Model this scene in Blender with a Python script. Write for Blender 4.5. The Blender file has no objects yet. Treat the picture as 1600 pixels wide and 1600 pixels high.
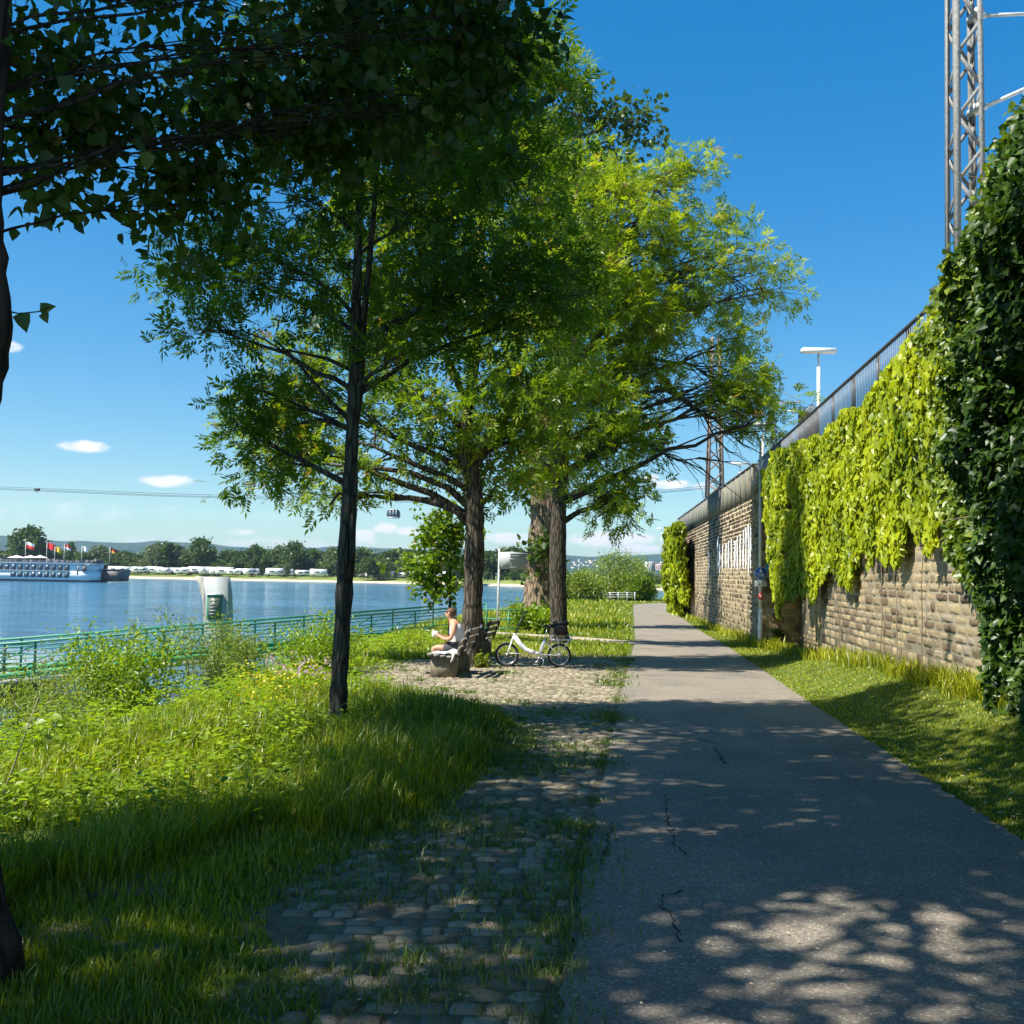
import bpy, math, random
import numpy as np
from mathutils import Vector, Matrix
R = math.radians
rng = np.random.default_rng(11); random.seed(11)
SC = bpy.context.scene; C = SC.collection
# ------------------------------------------------------------------ camera geometry (photo is 1600 px, focal 1600 px)
EYE = 1.6; PITCH = math.atan(96/1600); ROLL = R(1.0)
_F = np.array([0, math.cos(PITCH), math.sin(PITCH)]); _R0 = np.array([1., 0, 0]); _U0 = np.array([0, -math.sin(PITCH), math.cos(PITCH)])
_Rt = math.cos(ROLL)*_R0 + math.sin(ROLL)*_U0; _Up = -math.sin(ROLL)*_R0 + math.cos(ROLL)*_U0
def ray(px, py): return _F + (px-800)/1600*_Rt - (py-800)/1600*_Up
def P(px, py, Y):
    d = ray(px, py); k = Y/d[1]; return np.array([d[0]*k, Y, EYE + d[2]*k])
def pxm(Y): return Y/1600.0       # metres per photo pixel at depth Y
# ------------------------------------------------------------------ terrain
WATER = -2.9
def smooth(t): t = np.clip(t, 0, 1); return t*t*(3-2*t)
def base(Y): Y = np.asarray(Y, float); return np.where(Y < 45, -.02*Y, -.9-.15*(1-np.exp(-(np.maximum(Y, 45)-45)/20)))
def x_left(Y): return np.interp(Y, [-6, 3.8, 6.9, 14.3, 37.6, 92, 98, 104, 110], [-.7, .19, .56, 1.5, 4.58, 11, 13.0, 17.5, 24])
def x_right(Y): return np.interp(Y, [-6, 3.8, 6.9, 15.6, 31.6, 38, 90, 96, 100, 110], [2.0, 3.05, 3.45, 4.6, 6.85, 7.7, 13.7, 17, 22, 40])
def x_wall(Y): Y = np.asarray(Y, float); return np.where(Y < 38, 4.6+.117*Y, 9.046+.088*(Y-38))
def x_edge(Y): return np.interp(Y, [-10, 0, 12, 20, 45, 60, 80, 108, 125, 150, 200], [-5.6, -4.6, -3.3, -3.3, -3.6, -2.0, 1.0, 5, 20, 45, 80])
def cob_left(Y): return np.interp(Y, [-4, 3.8, 5.5, 6.5, 7.5, 9.8, 12.7, 14.5, 16, 18, 21, 24, 26, 28], [-1.1, -.95, -1.25, -1.0, -.5, -.15, .1, -.3, -1.7, -2.7, -3.0, -2.6, -1, .8])
def vnoise(X, Y, s, seed=0):
    X = np.asarray(X, float)*s; Y = np.asarray(Y, float)*s
    r = np.random.default_rng(100+seed).random((64, 64))
    xi = np.floor(X).astype(int); yi = np.floor(Y).astype(int); fx = X-xi; fy = Y-yi
    fx = fx*fx*(3-2*fx); fy = fy*fy*(3-2*fy)
    a = r[xi % 64, yi % 64]; b = r[(xi+1) % 64, yi % 64]; c = r[xi % 64, (yi+1) % 64]; d = r[(xi+1) % 64, (yi+1) % 64]
    return (a*(1-fx)+b*fx)*(1-fy)+(c*(1-fx)+d*fx)*fy - .5
def g(X, Y):
    X = np.asarray(X, float); Y = np.asarray(Y, float)
    z = base(Y)
    xr = x_right(Y)+.1; xw = x_wall(Y)
    rise = .45*(1-smooth((Y-16)/18))
    z = z + rise*smooth((X-xr)/np.maximum(xw-xr, .5))
    off = np.maximum(smooth((cob_left(Y)-.05-X)/1.0), smooth((X-xr)/1.0))
    z = z + .06*vnoise(X, Y, 1.1, 3)*off
    u = x_edge(Y)-X
    z = z + .08*off*np.exp(-((X+2.3)/1.6)**2-((Y-10.5)/3.2)**2)
    z = z - np.where(u > 0, 3.6*smooth(u/9.5)*(1+.1*vnoise(X, Y, .5, 5)), 0)
    return np.maximum(z, -5)
def G(px, py, y0=2.0, y1=400):
    d = ray(px, py); y = y0
    while y < y1:
        k = y/d[1]; x = d[0]*k; z = EYE+d[2]*k
        if z <= float(g(x, y)): return np.array([x, y, float(g(x, y))])
        y *= 1.004
    return np.array([x, y, z])
def proj(p):
    v = np.asarray(p)-np.array([0, 0, EYE]); k = v@_F; return 800+1600*(v@_Rt)/k, 800-1600*(v@_Up)/k
def GP(x, y): return np.array([x, y, float(g(x, y))])
# ------------------------------------------------------------------ object helpers
def tag(o, label=None, cat=None, group=None, kind=None):
    if label: o['label'] = label
    if cat: o['category'] = cat
    if group: o['group'] = group
    if kind: o['kind'] = kind
    return o
def thing(name, label, cat, loc=(0, 0, 0), rotz=0, group=None):
    o = bpy.data.objects.new(name, None); C.objects.link(o); o.location = tuple(float(v) for v in loc); o.rotation_euler = (0, 0, rotz)
    o.empty_display_size = .1
    return tag(o, label, cat, group)
def copy_tree(o, parent=None):
    c = o.copy(); C.objects.link(c); c.parent = parent
    if parent is not None: c.matrix_parent_inverse = o.matrix_parent_inverse
    for ch in list(o.children): copy_tree(ch, c)
    return c
def place(o, parent):
    """mesh verts are in world space for a parent that stands at parent.location (unrotated): keep local = world - loc"""
    o.parent = parent
class MB:
    def __init__(s): s.V = []; s.F = []; s.n = 0; s.col = []; s.mi = []; s.smooth = False
    def add(s, V, F, col=None, mi=0):
        V = np.asarray(V, float).reshape(-1, 3); s.V.append(V)
        if isinstance(F, np.ndarray): F = [F]
        for f in F:
            f = np.asarray(f, int); s.F.append(f+s.n); s.mi.append(np.full(len(f), mi, int))
        if col is None: col = np.zeros((len(V), 4))
        s.col.append(np.asarray(col, float)); s.n += len(V); return s
    def tube(s, pts, rad, n=7, mi=0, cap=True, col=None):
        pts = np.asarray(pts, float); m = len(pts)
        rad = np.broadcast_to(np.asarray(rad, float), (m,))
        T = np.gradient(pts, axis=0); T /= np.linalg.norm(T, axis=1)[:, None]+1e-9
        ref = np.array([0, 0, 1.]) if abs(T[0][2]) < .9 else np.array([1., 0, 0])
        A = np.cross(T, ref); A /= np.linalg.norm(A, axis=1)[:, None]+1e-9; B = np.cross(T, A)
        a = np.linspace(0, 2*math.pi, n, endpoint=False)
        V = pts[:, None]+rad[:, None, None]*(A[:, None]*np.cos(a)[None, :, None]+B[:, None]*np.sin(a)[None, :, None])
        V = V.reshape(-1, 3); i = np.arange(m-1)[:, None]*n; j = np.arange(n)[None]; k = (j+1) % n
        F = np.stack([(i+j), (i+k), (i+n+k), (i+n+j)], -1).reshape(-1, 4); FF = [F]
        if cap: FF += [np.arange(n)[None, ::-1], ((m-1)*n+np.arange(n))[None]]
        return s.add(V, FF, None if col is None else np.tile(col, (len(V), 1)), mi)
    def box(s, lo, hi, mi=0, M=None, bev=0, col=None):
        x0, y0, z0 = lo; x1, y1, z1 = hi
        if bev:
            b = bev; V = []
            for (z, i) in ((z0, b), (z0+b, 0), (z1-b, 0), (z1, b)):
                for (x, y) in ((x0+i, y0+i), (x1-i, y0+i), (x1-i, y1-i), (x0+i, y1-i)): V.append((x, y, z))
            V = np.array(V); F = []
            for k in range(3):
                for j in range(4): F.append((k*4+j, k*4+(j+1) % 4, k*4+4+(j+1) % 4, k*4+4+j))
            F += [(3, 2, 1, 0), (12, 13, 14, 15)]
        else:
            V = np.array([(x, y, z) for z in (z0, z1) for (x, y) in ((x0, y0), (x1, y0), (x1, y1), (x0, y1))])
            F = [(3, 2, 1, 0), (4, 5, 6, 7), (0, 1, 5, 4), (1, 2, 6, 5), (2, 3, 7, 6), (3, 0, 4, 7)]
        if M is not None: V = V@np.array(M.to_3x3()).T+np.array(M.translation)
        return s.add(V, np.array(F), None if col is None else np.tile(col, (len(V), 1)), mi)
    def bar(s, a, b, w, h, mi=0, up=(0, 0, 1)):
        a = Vector([float(t) for t in a]); b = Vector([float(t) for t in b]); d = b-a; L = d.length; d.normalize()
        u = Vector(up); sd = d.cross(u)
        if sd.length < 1e-3: sd = d.cross(Vector((1, 0, 0)))
        sd.normalize(); u = sd.cross(d)
        M = Matrix((sd, d, u)).transposed().to_4x4(); M.translation = a
        return s.box((-w/2, 0, -h/2), (w/2, L, h/2), mi, M)
    def prism(s, poly, t, axis='y', off=0, mi=0):
        """poly of (a,b) extruded along axis from off to off+t; a,b are the two other axes in order"""
        n = len(poly); V = []
        for o in (off, off+t):
            for a, b in poly: V.append({'y': (a, o, b), 'x': (o, a, b), 'z': (a, b, o)}[axis])
        F = [np.array([list(range(n))[::-1]]), np.array([list(range(n, 2*n))]), np.array([(i, (i+1) % n, n+(i+1) % n, n+i) for i in range(n)])]
        return s.add(V, F, None, mi)
    def sphere(s, c, r, nu=14, nv=9, mi=0, noise=0):
        th = np.linspace(0, math.pi, nv); ph = np.linspace(0, 2*math.pi, nu, endpoint=False)
        T, Pp = np.meshgrid(th, ph, indexing='ij')
        V = np.stack([np.sin(T)*np.cos(Pp), np.sin(T)*np.sin(Pp), np.cos(T)], -1).reshape(-1, 3)*np.asarray(r)+np.asarray(c)
        F = [(i*nu+j, i*nu+(j+1) % nu, (i+1)*nu+(j+1) % nu, (i+1)*nu+j) for i in range(nv-1) for j in range(nu)]
        return s.add(V, np.array(F), None, mi)
    def torus(s, c, R_, r, axis='y', nu=36, nv=8, mi=0):
        a = np.linspace(0, 2*math.pi, nu+1)
        if axis == 'y': pts = np.stack([np.cos(a)*R_, 0*a, np.sin(a)*R_], -1)+np.asarray(c)
        else: pts = np.stack([np.cos(a)*R_, np.sin(a)*R_, 0*a], -1)+np.asarray(c)
        # closed ring built explicitly
        b = np.linspace(0, 2*math.pi, nv, endpoint=False); rad = pts[:-1]-np.asarray(c); rad /= np.linalg.norm(rad, axis=1)[:, None]
        ax = np.array([0, 1., 0]) if axis == 'y' else np.array([0, 0, 1.])
        V = pts[:-1, None]+r*(rad[:, None]*np.cos(b)[None, :, None]+ax*np.sin(b)[None, :, None])
        F = [(i*nv+j, i*nv+(j+1) % nv, ((i+1) % nu)*nv+(j+1) % nv, ((i+1) % nu)*nv+j) for i in range(nu) for j in range(nv)]
        return s.add(V.reshape(-1, 3), np.array(F), None, mi)
    def build(s, name, mats, parent=None, smooth=False, local=True):
        if not isinstance(mats, (list, tuple)): mats = [mats]
        V = np.concatenate(s.V); col = np.concatenate(s.col)
        if parent is not None and local:
            p = parent; off = np.zeros(3)
            while p is not None: off += np.array(p.location); p = p.parent
            V = V-off
        me = bpy.data.meshes.new(name)
        me.vertices.add(len(V)); me.vertices.foreach_set('co', V.astype(np.float32).ravel())
        tot = np.concatenate([np.full(len(f), f.shape[1]) for f in s.F]); lv = np.concatenate([f.ravel() for f in s.F])
        me.loops.add(len(lv)); me.loops.foreach_set('vertex_index', lv.astype(np.int32))
        me.polygons.add(len(tot)); st = np.concatenate([[0], np.cumsum(tot)[:-1]])
        me.polygons.foreach_set('loop_start', st.astype(np.int32)); me.polygons.foreach_set('loop_total', tot.astype(np.int32))
        me.polygons.foreach_set('material_index', np.concatenate(s.mi).astype(np.int32))
        if smooth: me.polygons.foreach_set('use_smooth', np.ones(len(tot), bool))
        a = me.color_attributes.new('Col', 'FLOAT_COLOR', 'POINT'); a.data.foreach_set('color', col.astype(np.float32).ravel())
        for m in mats: me.materials.append(m)
        me.update(calc_edges=True); me.validate()
        o = bpy.data.objects.new(name, me); C.objects.link(o)
        if parent is not None: o.parent = parent
        return o
# ------------------------------------------------------------------ materials
def newmat(name):
    m = bpy.data.materials.new(name); m.use_nodes = True; nt = m.node_tree; nt.nodes.clear()
    out = nt.nodes.new('ShaderNodeOutputMaterial'); return m, nt, out
def N(nt, t, **kw):
    n = nt.nodes.new(t)
    for k, v in kw.items():
        if k.startswith('i_'): n.inputs[k[2:].replace('_', ' ')].default_value = v
        else: setattr(n, k, v)
    return n
def L(nt, a, b): nt.links.new(a, b)
def c4(c): return (c[0], c[1], c[2], 1)
def ramp(nt, stops):
    n = nt.nodes.new('ShaderNodeValToRGB'); e = n.color_ramp.elements
    while len(e) < len(stops): e.new(.5)
    for i, (p, c) in enumerate(stops): e[i].position = p; e[i].color = c4(c)
    return n
def coords(nt, scale=(1, 1, 1)):
    tc = N(nt, 'ShaderNodeTexCoord'); mp = N(nt, 'ShaderNodeMapping'); mp.inputs['Scale'].default_value = scale
    L(nt, tc.outputs['Object'], mp.inputs['Vector']); return mp.outputs[0]
def plain(name, col, rough=.6, metal=0, var=.15, scale=8, bump=0, bscale=60, spec=.4, stretch=(1, 1, 1), c2=None):
    m, nt, out = newmat(name); b = N(nt, 'ShaderNodeBsdfPrincipled'); L(nt, b.outputs[0], out.inputs[0])
    b.inputs['Roughness'].default_value = rough; b.inputs['Metallic'].default_value = metal; b.inputs['Specular IOR Level'].default_value = spec
    v = coords(nt, stretch); n = N(nt, 'ShaderNodeTexNoise', i_Scale=scale, i_Detail=6.0, i_Roughness=.65); L(nt, v, n.inputs['Vector'])
    lo = tuple(x*(1-var) for x in col) if c2 is None else c2; hi = tuple(min(1, x*(1+var)) for x in col)
    r = ramp(nt, [(.32, lo), (.68, hi)]); L(nt, n.outputs[0], r.inputs[0]); L(nt, r.outputs[0], b.inputs['Base Color'])
    if bump:
        n2 = N(nt, 'ShaderNodeTexNoise', i_Scale=bscale, i_Detail=5.0); L(nt, v, n2.inputs['Vector'])
        bp = N(nt, 'ShaderNodeBump', i_Strength=bump, i_Distance=.02); L(nt, n2.outputs[0], bp.inputs['Height']); L(nt, bp.outputs[0], b.inputs['Normal'])
    return m
def leafmat(name, dark, light, trans=.4, gloss=.07, tcol=None, third=None, rough=.4):
    m, nt, out = newmat(name); at = N(nt, 'ShaderNodeAttribute'); at.attribute_name = 'Col'
    sep = N(nt, 'ShaderNodeSeparateColor'); L(nt, at.outputs['Color'], sep.inputs[0])
    st = [(0, dark), (.85 if third else 1, light)]
    if third: st.append((1, third))
    r = ramp(nt, st); L(nt, sep.outputs[0], r.inputs[0])
    d = N(nt, 'ShaderNodeBsdfDiffuse'); t = N(nt, 'ShaderNodeBsdfTranslucent'); L(nt, r.outputs[0], d.inputs[0])
    mm = N(nt, 'ShaderNodeMix', data_type='RGBA', blend_type='MULTIPLY'); mm.inputs[0].default_value = 1
    L(nt, r.outputs[0], mm.inputs[6]); mm.inputs[7].default_value = c4(tcol or (2.2, 2.0, .7)); L(nt, mm.outputs[2], t.inputs[0])
    mx = N(nt, 'ShaderNodeMixShader'); mx.inputs[0].default_value = trans; L(nt, d.outputs[0], mx.inputs[1]); L(nt, t.outputs[0], mx.inputs[2])
    gl = N(nt, 'ShaderNodeBsdfGlossy'); gl.inputs['Roughness'].default_value = rough; gl.inputs[0].default_value = (1, 1, 1, 1)
    m2 = N(nt, 'ShaderNodeMixShader'); m2.inputs[0].default_value = gloss; L(nt, mx.outputs[0], m2.inputs[1]); L(nt, gl.outputs[0], m2.inputs[2])
    L(nt, m2.outputs[0], out.inputs[0]); return m
def stonemat(name, stops, rough=.85, bump=.5, nscale=14):
    """colour per stone from Col.r, weathering noise"""
    m, nt, out = newmat(name); b = N(nt, 'ShaderNodeBsdfPrincipled'); L(nt, b.outputs[0], out.inputs[0]); b.inputs['Roughness'].default_value = rough
    b.inputs['Specular IOR Level'].default_value = .2
    at = N(nt, 'ShaderNodeAttribute'); at.attribute_name = 'Col'; sep = N(nt, 'ShaderNodeSeparateColor'); L(nt, at.outputs['Color'], sep.inputs[0])
    v = coords(nt); n = N(nt, 'ShaderNodeTexNoise', i_Scale=nscale, i_Detail=7.0, i_Roughness=.7); L(nt, v, n.inputs['Vector'])
    big = N(nt, 'ShaderNodeTexNoise', i_Scale=.7, i_Detail=4.0); L(nt, v, big.inputs['Vector'])
    a = N(nt, 'ShaderNodeMath', operation='MULTIPLY_ADD'); L(nt, n.outputs[0], a.inputs[0]); a.inputs[1].default_value = .45; L(nt, sep.outputs[0], a.inputs[2])
    a2 = N(nt, 'ShaderNodeMath', operation='MULTIPLY_ADD'); L(nt, big.outputs[0], a2.inputs[0]); a2.inputs[1].default_value = .5; L(nt, a.outputs[0], a2.inputs[2])
    a3 = N(nt, 'ShaderNodeMath', operation='SUBTRACT'); L(nt, a2.outputs[0], a3.inputs[0]); a3.inputs[1].default_value = .47
    r = ramp(nt, stops); L(nt, a3.outputs[0], r.inputs[0]); L(nt, r.outputs[0], b.inputs['Base Color'])
    bp = N(nt, 'ShaderNodeBump', i_Strength=bump, i_Distance=.015); L(nt, n.outputs[0], bp.inputs['Height']); L(nt, bp.outputs[0], b.inputs['Normal'])
    return m
M = {}
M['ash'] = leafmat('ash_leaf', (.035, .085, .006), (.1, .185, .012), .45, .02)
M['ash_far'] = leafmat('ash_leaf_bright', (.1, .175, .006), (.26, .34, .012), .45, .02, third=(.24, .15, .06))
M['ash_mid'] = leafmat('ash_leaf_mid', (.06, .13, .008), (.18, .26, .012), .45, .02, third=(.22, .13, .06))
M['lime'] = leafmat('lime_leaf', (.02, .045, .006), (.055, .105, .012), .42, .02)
M['poplar'] = leafmat('poplar_leaf', (.03, .065, .012), (.07, .12, .025), .32, .03, rough=.4)
M['creeper'] = leafmat('creeper_leaf', (.06, .12, .006), (.34, .39, .01), .33, .02)
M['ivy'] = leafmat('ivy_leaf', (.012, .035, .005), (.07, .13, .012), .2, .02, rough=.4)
M['ivy_lit'] = leafmat('ivy_leaf_lit', (.06, .11, .008), (.2, .26, .012), .3, .025, rough=.4)  # lighter copy of the ivy leaf, sun put into its colour
M['willow'] = leafmat('willow_leaf', (.1, .16, .02), (.24, .3, .04), .35, .03, third=(.28, .34, .14))
M['weed'] = leafmat('weed_leaf', (.09, .18, .01), (.28, .38, .018), .4, .025)
M['bankgrass'] = leafmat('bank_grass', (.055, .115, .01), (.25, .31, .018), .4, .025, third=(.45, .4, .1))
M['lawn'] = leafmat('lawn_grass', (.11, .15, .01), (.32, .34, .018), .35, .02, third=(.42, .36, .09))
M['tuft'] = leafmat('tuft_grass', (.05, .1, .012), (.16, .22, .03), .35, .04, third=(.35, .3, .1))
M['flower'] = leafmat('wild_flower', (.5, .25, .4), (.7, .45, .55), .3, .02, tcol=(1, 1, 1))
M['yflower'] = leafmat('yellow_flower', (.6, .45, .02), (.8, .62, .04), .3, .02, tcol=(1, 1, 1))
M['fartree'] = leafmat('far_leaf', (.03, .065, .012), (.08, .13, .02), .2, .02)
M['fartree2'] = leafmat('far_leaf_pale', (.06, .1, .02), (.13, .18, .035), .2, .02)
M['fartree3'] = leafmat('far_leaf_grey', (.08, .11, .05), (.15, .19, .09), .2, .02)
def barkmat(name, c1, c2, sc=9, bump=1.0, ridg=(1, 1, .16)):
    m, nt, out = newmat(name); b = N(nt, 'ShaderNodeBsdfPrincipled'); L(nt, b.outputs[0], out.inputs[0]); b.inputs['Roughness'].default_value = .9
    b.inputs['Specular IOR Level'].default_value = .15
    v = coords(nt, ridg); n = N(nt, 'ShaderNodeTexNoise', i_Scale=sc*2.2, i_Detail=6.0, i_Roughness=.7, i_Distortion=.6); L(nt, v, n.inputs['Vector'])
    vo = N(nt, 'ShaderNodeTexVoronoi', feature='DISTANCE_TO_EDGE'); vo.inputs['Scale'].default_value = sc; L(nt, v, vo.inputs['Vector'])
    r0 = ramp(nt, [(0, (0, 0, 0)), (.2, (1, 1, 1))]); L(nt, vo.outputs[0], r0.inputs[0])
    mu = N(nt, 'ShaderNodeMath', operation='MULTIPLY'); L(nt, r0.outputs[0], mu.inputs[0]); L(nt, n.outputs[0], mu.inputs[1])
    r = ramp(nt, [(.1, c1), (.6, c2)]); L(nt, mu.outputs[0], r.inputs[0]); L(nt, r.outputs[0], b.inputs['Base Color'])
    bp = N(nt, 'ShaderNodeBump', i_Strength=bump, i_Distance=.03); L(nt, mu.outputs[0], bp.inputs['Height']); L(nt, bp.outputs[0], b.inputs['Normal'])
    return m
M['bark_ash'] = barkmat('ash_bark', (.035, .032, .026), (.11, .105, .085), 16, .7)
M['bark_mid'] = barkmat('old_ash_bark', (.035, .028, .02), (.15, .125, .09), 14, 1)
M['bark_pop'] = barkmat('poplar_bark', (.08, .055, .035), (.36, .27, .18), 7, 1)
M['bark_dark'] = barkmat('lime_bark', (.02, .018, .015), (.07, .06, .05), 12, 1)
M['stem'] = plain('green_stem', (.12, .14, .05), .7)
M['drystem'] = plain('dry_stem', (.4, .33, .2), .8)
M['vine'] = plain('vine_stem', (.2, .15, .1), .9)
M['sett'] = stonemat('sett_stone', [(.1, (.15, .128, .088)), (.5, (.235, .2, .138)), (.9, (.31, .265, .185))], bump=.6, nscale=30)
M['wallstone'] = stonemat('sandstone', [(.02, (.05, .036, .022)), (.2, (.13, .095, .06)), (.42, (.24, .185, .11)), (.6, (.31, .245, .145)), (.78, (.38, .295, .165)), (.95, (.25, .215, .16))], bump=.8)
M['wallstone2'] = stonemat('brown_sandstone', [(.05, (.11, .075, .04)), (.4, (.26, .18, .09)), (.75, (.4, .28, .14)), (.95, (.3, .25, .18))], bump=.9)
M['mortar'] = plain('mortar', (.4, .335, .22), .95, var=.25, scale=6, bump=.4)
M['concrete'] = plain('concrete', (.36, .34, .3), .9, var=.2, scale=3, bump=.3)
M['blockstone'] = plain('bench_block_stone', (.2, .165, .115), .95, var=.45, scale=9, stretch=(1, 1, .3), bump=.9, bscale=25)
M['parapet'] = plain('parapet_concrete', (.19, .18, .13), .9, var=.5, scale=5, stretch=(1, 1, .2))
M['darkrail'] = plain('rail_steel', (.06, .065, .07), .5, .3)
M['railgrey'] = plain('rail_grey', (.15, .16, .17), .5, .3)
M['galv'] = plain('galvanised', (.6, .6, .57), .5, .15, var=.25, scale=12)
M['mast'] = plain('mast_steel', (.24, .235, .215), .8, .1, var=.35, scale=20)
M['rustmast'] = plain('old_mast', (.26, .2, .16), .8, .1)
M['lamp'] = plain('lamp_white', (.75, .76, .74), .35)
M['white'] = plain('white_paint', (.8, .8, .78), .35, var=.04)
M['graf'] = plain('white_wall_paint', (.8, .82, .84), .8, var=.12, scale=15)
M['green'] = plain('green_paint', (.07, .3, .17), .4, var=.15)
M['greendark'] = plain('dark_green_paint', (.04, .2, .12), .45, var=.2)
M['deckgreen'] = plain('green_deck', (.05, .33, .16), .7)
M['wood'] = plain('weathered_wood', (.25, .21, .16), .8, var=.35, scale=10, stretch=(6, .6, 6), bump=.3)
M['woodgrey'] = plain('grey_wood', (.22, .21, .19), .8, var=.3, scale=10)
M['black'] = plain('black_plastic', (.015, .015, .016), .45)
M['rubber'] = plain('rubber', (.02, .02, .02), .7)
M['bikewhite'] = plain('bike_white', (.85, .85, .84), .25, var=.02)
M['chrome'] = plain('bike_metal', (.6, .6, .62), .3, .9)
M['skin'] = plain('skin', (.55, .28, .17), .5, var=.06)
M['skin2'] = plain('skin_tan', (.4, .2, .12), .5, var=.06)
M['hair'] = plain('brown_hair', (.1, .05, .025), .6, var=.3, scale=60)
M['hair2'] = plain('dark_hair', (.03, .02, .015), .6)
M['tank'] = plain('grey_tank_top', (.55, .56, .58), .8, var=.06)
M['shorts'] = plain('dark_shorts', (.06, .06, .07), .8)
M['shirt2'] = plain('dark_red_shirt', (.09, .025, .025), .8, var=.4, scale=12)
M['jeans'] = plain('light_jeans', (.4, .5, .65), .8)
M['cloth'] = plain('white_cloth', (.75, .74, .72), .85)
M['blue'] = plain('sign_blue', (.01, .13, .6), .35, var=.03)
M['ltblue'] = plain('plate_blue', (.02, .3, .65), .4)
M['red'] = plain('sign_red', (.65, .03, .04), .4)
M['txt'] = plain('sign_text', (.06, .06, .06), .6)
M['bitext'] = plain('board_text', (.16, .17, .17), .6)
M['panel'] = plain('notice_panel', (.12, .12, .09), .3)
M['board'] = plain('board_grey', (.34, .36, .35), .7, var=.06)
M['glass'] = plain('dark_glass', (.05, .07, .09), .12, spec=.8)
M['shipwhite'] = plain('ship_white', (.72, .77, .82), .4, var=.03)
M['hulldark'] = plain('hull_dark', (.03, .035, .06), .5)
M['barge'] = plain('barge_hull', (.1, .095, .09), .6, var=.4)
M['sand'] = plain('beach_sand', (.55, .44, .31), .95, var=.15, scale=.1)
M['dirt'] = plain('dry_dirt', (.4, .33, .24), .95, var=.25, scale=4, bump=.5)
M['fargrass'] = plain('far_grass', (.16, .2, .035), .95, var=.25, scale=.05)
M['terracotta'] = plain('roof_tile', (.3, .12, .08), .8)
M['slate'] = plain('roof_slate', (.12, .12, .14), .8)
M['facade'] = plain('facade_white', (.75, .72, .68), .8)
M['brickorange'] = plain('orange_brick', (.45, .24, .12), .9)
M['towerblock'] = plain('block_pink', (.55, .38, .33), .8)
M['flagred'] = plain('flag_red', (.7, .03, .03), .7); M['flagyel'] = plain('flag_yellow', (.8, .5, .03), .7)
M['cloud_dark'] = plain('umbrella_white', (.8, .8, .78), .7)
M['petal'] = plain('fallen_leaf', (.55, .45, .3), .8, var=.4)

def asphaltmat():
    m, nt, out = newmat('asphalt'); b = N(nt, 'ShaderNodeBsdfPrincipled'); L(nt, b.outputs[0], out.inputs[0]); b.inputs['Roughness'].default_value = .8
    b.inputs['Specular IOR Level'].default_value = .3
    v = coords(nt)
    vo = N(nt, 'ShaderNodeTexVoronoi'); vo.inputs['Scale'].default_value = 95; L(nt, v, vo.inputs['Vector'])
    sp = N(nt, 'ShaderNodeSeparateColor'); L(nt, vo.outputs['Color'], sp.inputs[0])
    r1 = ramp(nt, [(0, (.15, .13, .102)), (.6, (.22, .19, .148)), (.9, (.275, .238, .185)), (1, (.45, .41, .34))]); L(nt, sp.outputs[0], r1.inputs[0])
    n = N(nt, 'ShaderNodeTexNoise', i_Scale=.9, i_Detail=8.0, i_Roughness=.6); L(nt, v, n.inputs['Vector'])
    r2 = ramp(nt, [(.3, (.74, .76, .78)), (.5, (1, 1, 1)), (.72, (1.22, 1.18, 1.1))]); L(nt, n.outputs[0], r2.inputs[0])
    mm = N(nt, 'ShaderNodeMix', data_type='RGBA', blend_type='MULTIPLY'); mm.inputs[0].default_value = 1
    L(nt, r1.outputs[0], mm.inputs[6]); L(nt, r2.outputs[0], mm.inputs[7]); L(nt, mm.outputs[2], b.inputs['Base Color'])
    n3 = N(nt, 'ShaderNodeTexNoise', i_Scale=140.0, i_Detail=3.0); L(nt, v, n3.inputs['Vector'])
    ad = N(nt, 'ShaderNodeMath', operation='ADD'); L(nt, n3.outputs[0], ad.inputs[0]); L(nt, vo.outputs['Distance'], ad.inputs[1])
    bp = N(nt, 'ShaderNodeBump', i_Strength=.55, i_Distance=.008); L(nt, ad.outputs[0], bp.inputs['Height']); L(nt, bp.outputs[0], b.inputs['Normal'])
    return m
M['asphalt'] = asphaltmat()
M['crack'] = plain('crack', (.02, .018, .016), .95)
M['joint'] = plain('sett_joint_soil', (.13, .115, .065), .95, var=.4, scale=9, bump=.6)
def groundmat():
    m, nt, out = newmat('soil_and_turf'); b = N(nt, 'ShaderNodeBsdfPrincipled'); L(nt, b.outputs[0], out.inputs[0]); b.inputs['Roughness'].default_value = .95
    b.inputs['Specular IOR Level'].default_value = .1
    v = coords(nt); n = N(nt, 'ShaderNodeTexNoise', i_Scale=2.2, i_Detail=9.0, i_Roughness=.7); L(nt, v, n.inputs['Vector'])
    r = ramp(nt, [(.3, (.045, .065, .015)), (.5, (.09, .13, .02)), (.72, (.17, .17, .05))]); L(nt, n.outputs[0], r.inputs[0]); L(nt, r.outputs[0], b.inputs['Base Color'])
    n2 = N(nt, 'ShaderNodeTexNoise', i_Scale=30.0, i_Detail=5.0); L(nt, v, n2.inputs['Vector'])
    bp = N(nt, 'ShaderNodeBump', i_Strength=.8, i_Distance=.04); L(nt, n2.outputs[0], bp.inputs['Height']); L(nt, bp.outputs[0], b.inputs['Normal'])
    return m
M['ground'] = groundmat()
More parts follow.
